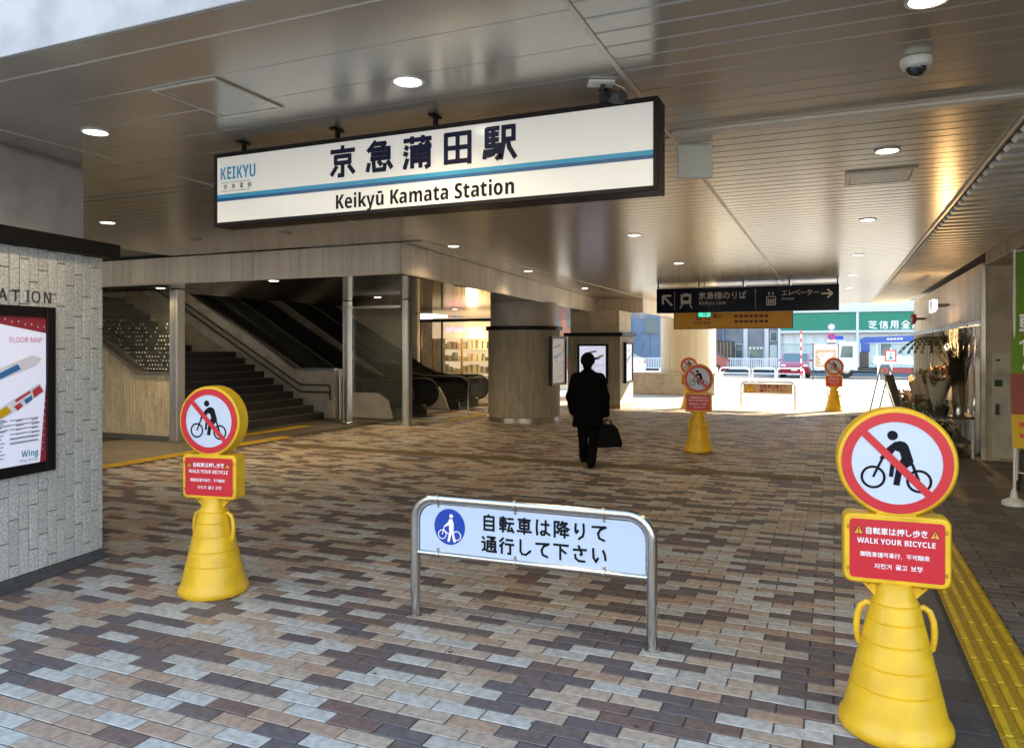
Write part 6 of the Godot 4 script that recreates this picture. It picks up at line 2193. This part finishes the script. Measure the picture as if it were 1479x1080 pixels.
# ---------------------------------------------------------------- cone signs
var cone_cache := {}
func sign_cone(label: String, at: Vector3, turn: float) -> Node3D:
	var t: Node3D
	if cone_cache.has("c"):
		t = cone_cache.c.duplicate()
		t.name = numbered("sign_cone")
		add_child(t)
		t.position = at
		t.rotation.y = deg_to_rad(turn)
		tag(t, label, "cone sign", "yellow cone signs")
		return t
	t = thing("sign_cone", label, "cone sign", at, turn, "yellow cone signs")
	cone_cache.c = t
	# base cone, turned, with moulded rings
	var b := B.new()
	var prof := [Vector2(0, .0), Vector2(.222, .0), Vector2(.232, .010), Vector2(.235, .030), Vector2(.230, .052), Vector2(.220, .066), Vector2(.211, .085)]
	var rr := func(y): return lerpf(.215, .082, (y - .07) / .57)
	var y := .10
	for ring in [.205, .30, .40, .49, .565]:
		prof.append(Vector2(rr.call(y), y))
		prof.append(Vector2(rr.call(ring - .010), ring - .010))
		prof.append(Vector2(rr.call(ring - .004), ring - .004))
		prof.append(Vector2(rr.call(ring) - .004, ring - .002))
		prof.append(Vector2(rr.call(ring) - .004, ring + .0015))
		prof.append(Vector2(rr.call(ring + .004) - .0005, ring + .0045))
		prof.append(Vector2(rr.call(ring + .010), ring + .010))
		y = ring + .02
	prof.append(Vector2(.079, .60)); prof.append(Vector2(.077, .66)); prof.append(Vector2(0, .66))
	b.lathe(prof, 48)
	obj(b, "cone", M.cone_yellow, t)
	for s in [-1.0, 1.0]:
		var h := B.new()
		var pts := []
		for q in [[.092, .545], [.115, .552], [.139, .535], [.153, .495], [.157, .45], [.155, .41], [.149, .375], [.134, .362]]: pts.append(Vector3(s * q[0], q[1], 0))
		h.tube(pts, [.014, .0145, .0145, .0145, .0145, .0145, .0145, .013], 10)
		obj(h, "handle", M.cone_yellow, t)
		var gs := B.new()   # gusset with rivet under the box
		gs.prism(P([s * .075, .655, s * .145, .655, s * .08, .585]), -.012, .012)
		var go := obj(gs, "gusset", M.cone_yellow, t)
		var rv := B.new()
		rv.disc(Vector2(s * .108, .638), .004, .0125, 8)
		obj(rv, "rivet", M.ink, go)
	# text box
	var D := .054
	var bx := B.new()
	rounded_slab(bx, rpoly(.43, .312, .035, 6), .806, -D, D, .014)
	obj(bx, "text_box", M.cone_yellow, t)
	var pn := B.new()
	pn.t = Transform3D(Basis.IDENTITY, Vector3(0, .806, D + .0015))
	pn.flat(rpoly(.378, .262, .016, 4), 0)
	obj(pn, "red_panel", M.sheet_red, t)
	for q in [[-.195, .90], [-.195, .715], [.195, .90], [.195, .715]]:
		var cl := B.new()
		cl.bx(q[0] - .005, q[0] + .005, q[1] - .010, q[1] + .010, D, D + .006, .002)
		obj(cl, "clip", M.cone_groove, t)
	var z := D + .0035
	var tx := B.new()
	write(tx, "自転車は押し歩き", -.126, .903, .0305, .13, 1.03, z)
	write(tx, "腳踏車僅可牽行，不可騎乘", -.145, .794, .0225, .11, 1.02, z)
	write(tx, "자전거 끌고 보행", -.088, .745, .0235, .12, 1.02, z)
	obj(tx, "lettering", M.sheet_print, t)
	letters("WALK YOUR BICYCLE", .0235, M.sheet_print, t, Vector3(-.002, .842, z + .0002), "roman_lettering", true, 0.0, .96)
	for x in [-.152, .150]:
		var w := B.new()
		w.flat(P([x - .019, .872, x + .019, .872, x, .905]), z)
		var wo := obj(w, "warning_triangle", M.warn_orange, t)
		var wi := B.new()
		wi.bar(Vector2(x, .895), Vector2(x, .883), .004, z + .001); wi.bar(Vector2(x, .879), Vector2(x, .875), .004, z + .001)
		wi.bar(Vector2(x - .020, .871), Vector2(x + .020, .871), .002, z + .001); wi.bar(Vector2(x - .020, .871), Vector2(x, .907), .002, z + .001); wi.bar(Vector2(x + .020, .871), Vector2(x, .907), .002, z + .001)
		obj(wi, "mark", M.ink, wo)
	# neck and disc
	var nk := B.new()
	nk.bx(-.085, .085, .95, 1.0, -.05, .05, .01)
	obj(nk, "neck", M.cone_yellow, t)
	var R := .243
	var cy := 1.192
	var ds := B.new()
	rounded_slab(ds, circle(R, 56), cy, -D, D, .016)
	obj(ds, "disc", M.cone_yellow, t)
	var face := B.new()
	face.t = Transform3D(Basis.IDENTITY, Vector3(0, cy, D + .0015))
	face.disc(Vector2.ZERO, R * .755, 0, 48)
	obj(face, "white_field", M.sheet_white, t)
	var bk := B.new()
	bk.t = Transform3D(Basis.from_scale(Vector3(R, R, 1)), Vector3(0, cy, D + .003))
	cyclist(bk)
	obj(bk, "pictogram", M.ink, t)
	var rg := B.new()
	rg.t = Transform3D(Basis.IDENTITY, Vector3(0, cy, D + .0045))
	rg.ring(Vector2.ZERO, R * .745, R * .915, 0, 56)
	rg.bar(Vector2(-.54, .54) * R, Vector2(.55, -.57) * R, .135 * R, .0006)
	obj(rg, "red_ring", M.sheet_red, t)
	return t
func rounded_slab(b: B, poly: PackedVector2Array, cy: float, z0: float, z1: float, r: float):
	b.t = Transform3D(Basis.IDENTITY, Vector3(0, cy, 0))
	var ins := PackedVector2Array()
	var c := Vector2.ZERO
	for p in poly:
		var d: Vector2 = p.normalized()
		var q := p - Vector2(signf(p.x) * minf(absf(p.x), r * .7 * clampf(absf(d.x) * 1.8, 0, 1)), signf(p.y) * minf(absf(p.y), r * .7 * clampf(absf(d.y) * 1.8, 0, 1)))
		ins.append(q)
	b.flat(ins, z1); b.flat(ins, z0, -1.0)
	var n := poly.size()
	for i in n:
		var j := (i + 1) % n
		var dn := Vector2(poly[j].y - poly[i].y, poly[i].x - poly[j].x).normalized()
		var pi_ := Vector3(poly[i].normalized().x, poly[i].normalized().y, 0)
		var pj := Vector3(poly[j].normalized().x, poly[j].normalized().y, 0)
		var nn := Vector3(dn.x, dn.y, 0)
		if dn.dot(poly[i]) < 0: nn = -nn
		var ni := nn
		var nj := nn
		if pi_.dot(nn) > .985:
			ni = pi_; nj = pj
		for s in [[z1 - r * .6, z1, 1.0], [z0 + r * .6, z0, -1.0]]:
			var f := Vector3(0, 0, s[2])
			var a := Vector3(poly[i].x, poly[i].y, s[0])
			var a2 := Vector3(poly[j].x, poly[j].y, s[0])
			var c0 := Vector3(ins[i].x, ins[i].y, s[1])
			var c1 := Vector3(ins[j].x, ins[j].y, s[1])
			b.tri(a, a2, c1, ni, nj, (nj * .3 + f).normalized())
			b.tri(a, c1, c0, ni, (nj * .3 + f).normalized(), (ni * .3 + f).normalized())
		var e0 := Vector3(poly[i].x, poly[i].y, z0 + r * .6)
		var e1 := Vector3(poly[j].x, poly[j].y, z0 + r * .6)
		var e2 := Vector3(poly[j].x, poly[j].y, z1 - r * .6)
		var e3 := Vector3(poly[i].x, poly[i].y, z1 - r * .6)
		b.tri(e0, e1, e2, ni, nj, nj); b.tri(e0, e2, e3, ni, nj, ni)
	b.t = Transform3D.IDENTITY
func cyclist(b: B):
	b.disc(Vector2(-.065, .50), .088, 0, 20)
	b.flat(P([-.16, .22, -.13, .30, -.03, .385, .06, .405, .14, .385, .19, .33, .275, .05, .26, -.01, .17, -.08, .10, -.07, .03, -.01, .08, .10, .05, .20, -.02, .23, -.06, .17, -.22, .06, -.26, .10]), 0)
	b.bar(Vector2(-.13, .25), Vector2(-.24, .08), .07, .0002, .02)
	b.bar(Vector2(.06, -.02), Vector2(.0, -.38), .105, .0004, .02)
	b.bar(Vector2(-.06, .02), Vector2(-.09, -.24), .07, .0006, .01)
	b.ring(Vector2(-.385, -.27), .165, .21, 0.0003, 28)
	b.ring(Vector2(.365, -.31), .165, .21, 0.0003, 28)
	b.bar(Vector2(-.24, .06), Vector2(-.385, -.27), .042, .0005)
	b.bar(Vector2(.25, .0), Vector2(.36, -.30), .05, .0005)

# ---------------------------------------------------------------- barriers
func hoop(t: Node3D, w: float, h: float, lower: float, r: float, rad: float):
	var pts := [Vector3(0, 0.004, 0), Vector3(0, h - rad, 0)]
	for i in range(1, 8):
		var a := PI - PI / 2 * i / 7.0
		pts.append(Vector3(rad + rad * cos(a), h - rad + rad * sin(a), 0))
	for i in 8:
		var a := PI / 2 - PI / 2 * i / 7.0
		pts.append(Vector3(w - rad + rad * cos(a), h - rad + rad * sin(a), 0))
	pts.append(Vector3(w, 0.004, 0))
	var b := B.new()
	b.tube(pts, r, 16)
	obj(b, "hoop", M.steel, t)
	var c := B.new()
	c.tube([Vector3(r * .6, lower, 0), Vector3(w - r * .6, lower, 0)], r * .58, 12)
	obj(c, "lower_bar", M.steel, t)
	for x in [0.0, w]:
		var f := B.new()
		f.t = Transform3D(Basis.IDENTITY, Vector3(x, 0, 0))
		f.lathe([Vector2(r + .012, .001), Vector2(r + .012, .006), Vector2(r + .002, .010)], 20)
		obj(f, "base_collar", M.steel_soft, t)
func front_barrier():
	var w := 1.51
	var h := .752
	var lo := .405
	var t := thing("bicycle_barrier", "stainless hoop barrier with pale blue walk-your-bicycle panel", "barrier", W(-2.45, 0, 4.15), 1.5)
	hoop(t, w, h, lo, .031, .14)
	var p := B.new()
	var poly := PackedVector2Array()
	var r := .11
	for q in [[w - .036, lo + .012], [w - .036, h - .036 - r]]: poly.append(Vector2(q[0], q[1]))
	for i in range(1, 7):
		var a := PI / 2 * i / 7.0
		poly.append(Vector2(w - .036 - r + r * cos(a), h - .036 - r + r * sin(a)))
	for i in 8:
		var a := PI / 2 + PI / 2 * i / 7.0
		poly.append(Vector2(.036 + r + r * cos(a), h - .036 - r + r * sin(a)))
	poly.append(Vector2(.036, lo + .012))
	p.prism(poly, -.003, .003)
	obj(p, "panel", M.barrier_white, t)
	var z := .005
	var d := B.new()
	var c := Vector2(.245, .583)
	d.disc(c, .112, z, 48, .95)
	obj(d, "blue_disc", M.barrier_blue, t)
	var k := B.new()
	var zz := z + .002
	k.disc(c + Vector2(.012, .068), .013, zz, 16)
	k.flat(P([c.x + .0, c.y + .05, c.x + .02, c.y + .05, c.x + .03, c.y + .02, c.x + .028, c.y - .03, c.x - .002, c.y - .03, c.x - .004, c.y + .01, c.x - .035, c.y - .004, c.x - .038, c.y + .004, c.x - .01, c.y + .03]), zz)
	k.bar(c + Vector2(.008, -.028), c + Vector2(-.006, -.09), .017, zz + .0002, .003)
	k.bar(c + Vector2(.02, -.028), c + Vector2(.036, -.09), .017, zz + .0004, .003)
	k.ring(c + Vector2(-.05, -.05), .024, .030, zz, 24)
	k.ring(c + Vector2(.05, -.052), .024, .030, zz, 24)
	k.bar(c + Vector2(-.036, .0), c + Vector2(-.05, -.05), .006, zz)
	k.bar(c + Vector2(-.04, -.02), c + Vector2(.0, -.05), .006, zz)
	obj(k, "pictogram", M.sheet_print, t)
	var tx := B.new()
	write(tx, "自転車は降りて", .462, .682, .102, .135, 1.13, z)
	write(tx, "通行して下さい", .462, .552, .102, .135, 1.13, z)
	obj(tx, "lettering", M.ink, t)
	for x in [.165, .685, 1.235]:
		for y in [h, lo]:
			var cl := B.new()
			var rr := .034 if y == h else .0205
			cl.t = Transform3D(Basis(Vector3.FORWARD, PI / 2), Vector3(x, y, 0))
			cl.lathe([Vector2(rr, -.009), Vector2(rr + .002, -.009), Vector2(rr + .002, .009), Vector2(rr, .009)], 16)
			cl.t = Transform3D.IDENTITY
			var ty: float = y - .048 if y == h else y + .030
			cl.bx(x - .008, x + .008, ty - .010, ty + .012, -.008, .009, .003)
			var o := obj(cl, "clamp", M.steel_soft, t)
			var sc := B.new()
			sc.disc(Vector2(x, ty), .0035, .0095, 8)
			obj(sc, "bolt", M.handle_dark, o)
	var nb := B.new()
	for s in [-1, 1]: nb.bx(w + s * .031 - .004, w + s * .031 + .004, .20, .255, -.012, .012, .002)
	obj(nb, "lock_lug", M.steel, t)
func far_barrier():
	var t := thing("warning_barrier", "slim hoop barrier with tan warning panel in the sun at the far exit", "barrier", W(-2.40, 0, 21.9))
	hoop(t, 1.42, .74, .42, .024, .12)
	var p := B.new()
	p.bx(.06, 1.36, .44, .70, -.003, .003)
	obj(p, "panel", M.barrier_tan, t)
	var tr := B.new()
	tr.flat(P([.13, .475, .37, .475, .25, .67]), .005)
	var o := obj(tr, "warning_triangle", M.map_yellow, t)
	var m := B.new()
	m.bar(Vector2(.25, .62), Vector2(.25, .54), .022, .007); m.bar(Vector2(.25, .515), Vector2(.25, .495), .022, .007)
	m.bar(Vector2(.13, .47), Vector2(.37, .47), .012, .007); m.bar(Vector2(.125, .475), Vector2(.25, .675), .012, .007); m.bar(Vector2(.375, .475), Vector2(.25, .675), .012, .007)
	obj(m, "mark", M.letter_brown, o)
	var tx := B.new()
	write(tx, "自転車は降りて", .50, .672, .094, .13, 1.1, .005)
	write(tx, "通行して下さい", .50, .560, .094, .13, 1.1, .005)
	obj(tx, "lettering", M.letter_brown, t)

# ---------------------------------------------------------------- the walker
func cap_d(p: Vector3, c: Array) -> float:   # [a, b, ra, rb, flatten z]
	var a: Vector3 = c[0]
	var b: Vector3 = c[1]
	var k: float = c[4]
	var q := Vector3(p.x, p.y, p.z * k)
	a = Vector3(a.x, a.y, a.z * k); b = Vector3(b.x, b.y, b.z * k)
	var ab := b - a
	var t := clampf((q - a).dot(ab) / maxf(ab.length_squared(), 1e-9), 0.0, 1.0)
	return (q - a - ab * t).length() - lerpf(c[2], c[3], t)
func field(p: Vector3, caps: Array, k: float) -> float:
	var d := 10.0
	for c in caps:
		var e := cap_d(p, c)
		var h := clampf(.5 + .5 * (d - e) / k, 0.0, 1.0)
		d = lerpf(d, e, h) - k * h * (1.0 - h)
	return d
func net(b: B, caps: Array, k: float, cell: float, cut_lo := -100.0, cut_hi := 100.0):
	var lo := Vector3(1e9, 1e9, 1e9)
	var hi := -lo
	for c in caps:
		for i in 2:
			var r: float = c[2 + i] + cell * 2.5
			lo = lo.min(c[i] - Vector3(r, r, r)); hi = hi.max(c[i] + Vector3(r, r, r))
	lo.y = maxf(lo.y, cut_lo - cell * 2); hi.y = minf(hi.y, cut_hi + cell * 2)
	var n := Vector3i(((hi - lo) / cell).ceil()) + Vector3i.ONE
	var v := PackedFloat32Array()
	v.resize(n.x * n.y * n.z)
	for z in n.z:
		for y in n.y:
			for x in n.x:
				var p := lo + Vector3(x, y, z) * cell
				v[(z * n.y + y) * n.x + x] = maxf(field(p, caps, k), maxf(cut_lo - p.y, p.y - cut_hi))
	var at := {}
	var pos := []
	for z in n.z - 1:
		for y in n.y - 1:
			for x in n.x - 1:
				var s := Vector3.ZERO
				var m := 0
				var id := (z * n.y + y) * n.x + x
				var c8 := [v[id], v[id + 1], v[id + n.x], v[id + n.x + 1], v[id + n.x * n.y], v[id + n.x * n.y + 1], v[id + n.x * n.y + n.x], v[id + n.x * n.y + n.x + 1]]
				var neg := 0
				for q in 8: neg += 1 if c8[q] < 0 else 0
				if neg == 0 or neg == 8: continue
				for e in [[0, 1], [2, 3], [4, 5], [6, 7], [0, 2], [1, 3], [4, 6], [5, 7], [0, 4], [1, 5], [2, 6], [3, 7]]:
					var a: float = c8[e[0]]
					var d: float = c8[e[1]]
					if (a < 0) == (d < 0): continue
					var f := a / (a - d)
					var pa := Vector3(e[0] & 1, (e[0] >> 1) & 1, e[0] >> 2)
					var pb := Vector3(e[1] & 1, (e[1] >> 1) & 1, e[1] >> 2)
					s += pa.lerp(pb, f)
					m += 1
				at[id] = pos.size()
				pos.append(lo + (Vector3(x, y, z) + s / m) * cell)
	var nr := []
	for p in pos:
		var e := cell * .5
		var g := Vector3(field(p + Vector3(e, 0, 0), caps, k) - field(p - Vector3(e, 0, 0), caps, k), field(p + Vector3(0, e, 0), caps, k) - field(p - Vector3(0, e, 0), caps, k), field(p + Vector3(0, 0, e), caps, k) - field(p - Vector3(0, 0, e), caps, k))
		if p.y < cut_lo + cell * .6: g = Vector3.DOWN
		elif p.y > cut_hi - cell * .6: g = Vector3.UP
		nr.append(g.normalized())
	var sx := 1
	var sy := n.x
	var sz := n.x * n.y
	for z in range(1, n.z - 1):
		for y in range(1, n.y - 1):
			for x in range(1, n.x - 1):
				var id := (z * n.y + y) * n.x + x
				var inside := v[id] < 0
				for ax in [[sx, sy, sz], [sy, sz, sx], [sz, sx, sy]]:
					if inside == (v[id + ax[0]] < 0): continue
					var q := [id, id - ax[1], id - ax[1] - ax[2], id - ax[2]]
					if not (at.has(q[0]) and at.has(q[1]) and at.has(q[2]) and at.has(q[3])): continue
					var i0: int = at[q[0]]
					var i1: int = at[q[1]]
					var i2: int = at[q[2]]
					var i3: int = at[q[3]]
					b.tri(pos[i0], pos[i1], pos[i2], nr[i0], nr[i1], nr[i2])
					b.tri(pos[i0], pos[i2], pos[i3], nr[i0], nr[i2], nr[i3])
func V(x: float, y: float, z: float) -> Vector3:
	return Vector3(x, y, z)
func walker():
	# faces -z, walks away from the entrance; right hand carries a bag
	var t := thing("person", "person in a long black coat walking away and carrying a dark bag", "person", W(-3.25, 0, 10.35), 8)
	var hipL := V(-.085, .80, 0)
	var hipR := V(.085, .80, 0)
	var kneeL := V(-.10, .44, -.16)
	var kneeR := V(.085, .43, -.02)
	var ankL := V(-.115, .085, -.30)
	var ankR := V(.075, .085, .20)
	var shL := V(-.175, 1.265, 0)
	var shR := V(.175, 1.265, 0)
	var elL := V(-.245, 1.0, .05)
	var elR := V(.245, 1.0, .03)
	var wrL := V(-.225, .775, -.03)
	var wrR := V(.255, .755, .0)
	var skin := [[V(0, .82, 0), V(0, 1.2, 0), .13, .15, 1.3], [V(-.12, 1.24, 0), V(.12, 1.24, 0), .07, .07, 1.0], [V(0, 1.24, 0), V(0, 1.42, -.01), .05, .05, 1.0],
		[shL, elL, .045, .038, 1.0], [elL, wrL, .036, .026, 1.0], [shR, elR, .045, .038, 1.0], [elR, wrR, .036, .026, 1.0],
		[hipL, kneeL, .075, .052, 1.0], [kneeL, ankL, .05, .036, 1.0], [hipR, kneeR, .075, .052, 1.0], [kneeR, ankR, .05, .036, 1.0], [ankL, ankL + V(0, -.04, -.11), .035, .03, 1.0], [ankR, ankR + V(0, -.04, -.11), .035, .03, 1.0]]
	var b := B.new()
	net(b, skin, .03, .022)
	# head with nose, ears, brow and chin, on a grid of its own
	var hd := V(-.005, 1.495, -.015)
	var head := [[hd + V(0, .02, .012), hd + V(0, .03, -.01), .088, .085, 1.0], [hd + V(0, -.045, -.028), hd + V(0, -.075, -.048), .06, .042, 1.0], [hd + V(0, -.005, -.088), hd + V(0, -.03, -.105), .012, .014, 1.0], [hd + V(-.03, .012, -.085), hd + V(.03, .012, -.085), .014, .014, 1.0],
		[hd + V(-.086, .015, .01), hd + V(-.088, -.02, .006), .016, .012, 1.0], [hd + V(.086, .015, .01), hd + V(.088, -.02, .006), .016, .012, 1.0], [hd + V(0, -.05, .0), hd + V(0, -.15, .01), .05, .052, 1.0], [hd + V(-.02, -.055, -.085), hd + V(.02, -.055, -.085), .008, .008, 1.0]]
	net(b, head, .018, .009)
	for s in [[wrL, -1.0], [wrR, 1.0]]:
		var w: Vector3 = s[0]
		var d: float = s[1]
		var hand := [[w, w + V(0, -.05, -.005), .024, .03, .8], [w + V(0, -.05, -.005), w + V(0, -.085, -.01), .03, .028, .8]]
		for i in 4:
			var z := -.030 + .020 * i
			var l: float = [.030, .038, .036, .026][i]
			var k := w + V(d * .004, -.09, z)
			var m := k + V(-d * .008, -l, 0)
			hand.append([k, m, .0095, .009, 1.0]); hand.append([m, m + V(-d * .022, -l * .35, 0), .009, .008, 1.0])
		hand.append([w + V(-d * .012, -.035, -.03), w + V(-d * .02, -.075, -.048), .011, .010, 1.0]); hand.append([w + V(-d * .02, -.075, -.048), w + V(-d * .026, -.098, -.04), .010, .008, 1.0])
		net(b, hand, .008, .005)
	obj(b, "body", M.skin, t)
	var coat := [[V(0, .80, .0), V(0, 1.18, .0), .185, .18, 1.28], [V(-.135, 1.245, .005), V(.135, 1.245, .005), .083, .083, 1.0], [V(0, .82, 0), V(0, .55, .01), .19, .235, 1.15], [V(-.04, 1.31, .01), V(.04, 1.31, .01), .07, .07, 1.0], [V(0, 1.33, .03), V(0, 1.37, .02), .066, .06, 1.0],
		[shL, elL, .075, .066, 1.0], [elL, wrL, .064, .058, 1.0], [shR, elR, .075, .066, 1.0], [elR, wrR, .064, .058, 1.0]]
	var c := B.new()
	net(c, coat, .045, .0175, .57, 1.395)
	obj(c, "coat", M.cloth_coat, t)
	var legs := [[hipL, kneeL, .098, .076, 1.0], [kneeL, ankL, .074, .066, 1.0], [hipR, kneeR, .098, .076, 1.0], [kneeR, ankR, .074, .066, 1.0]]
	var l := B.new()
	net(l, legs, .03, .0175, .045, 5)
	obj(l, "trousers", M.cloth_trousers, t)
	var hr := B.new()
	net(hr, [[hd + V(0, .035, .012), hd + V(0, .04, .0), .101, .098, 1.0], [hd + V(0, -.02, .040), hd + V(0, -.07, .042), .080, .062, 1.0], [hd + V(-.07, .01, .02), hd + V(.07, .01, .02), .03, .03, 1.0]], .02, .010)
	obj(hr, "hair", M.hair, t)
	for q in [[ankL, 0.0], [ankR, 1.0]]:
		var s := B.new()
		var a: Vector3 = q[0]
		net(s, [[V(a.x, .052, a.z + .03), V(a.x, .045, a.z - .10), .045, .043, 1.0], [V(a.x, .045, a.z - .1), V(a.x - .004, .036, a.z - .16), .042, .030, 1.0], [V(a.x, .10, a.z + .005), V(a.x, .05, a.z + .02), .045, .045, 1.0]], .02, .010, .004, .16)
		obj(s, "shoe", M.leather, t)
	var g := thing("briefcase", "soft black bag hanging from the walker's right hand", "bag", t.position, 8)
	var bag := B.new()
	bag.t = Transform3D(Basis(Vector3.UP, .35), wrR + V(.045, -.30, .03))
	bag.prism(P([-.17, -.17, .175, -.165, .185, -.10, .12, .10, .06, .155, -.08, .16, -.13, .11, -.185, -.1]), -.06, .06, true)
	obj(bag, "body", M.leather, g)
	for z in [-.03, .03]:
		var h := B.new()
		h.t = bag.t
		h.tube([V(-.07, .15, z), V(-.06, .20, z), V(-.05, .218, z * .4), V(-.005, .222, z * .3), V(.03, .20, z), V(.045, .15, z)], .008, 8)
		obj(h, "handle", M.leather, g)
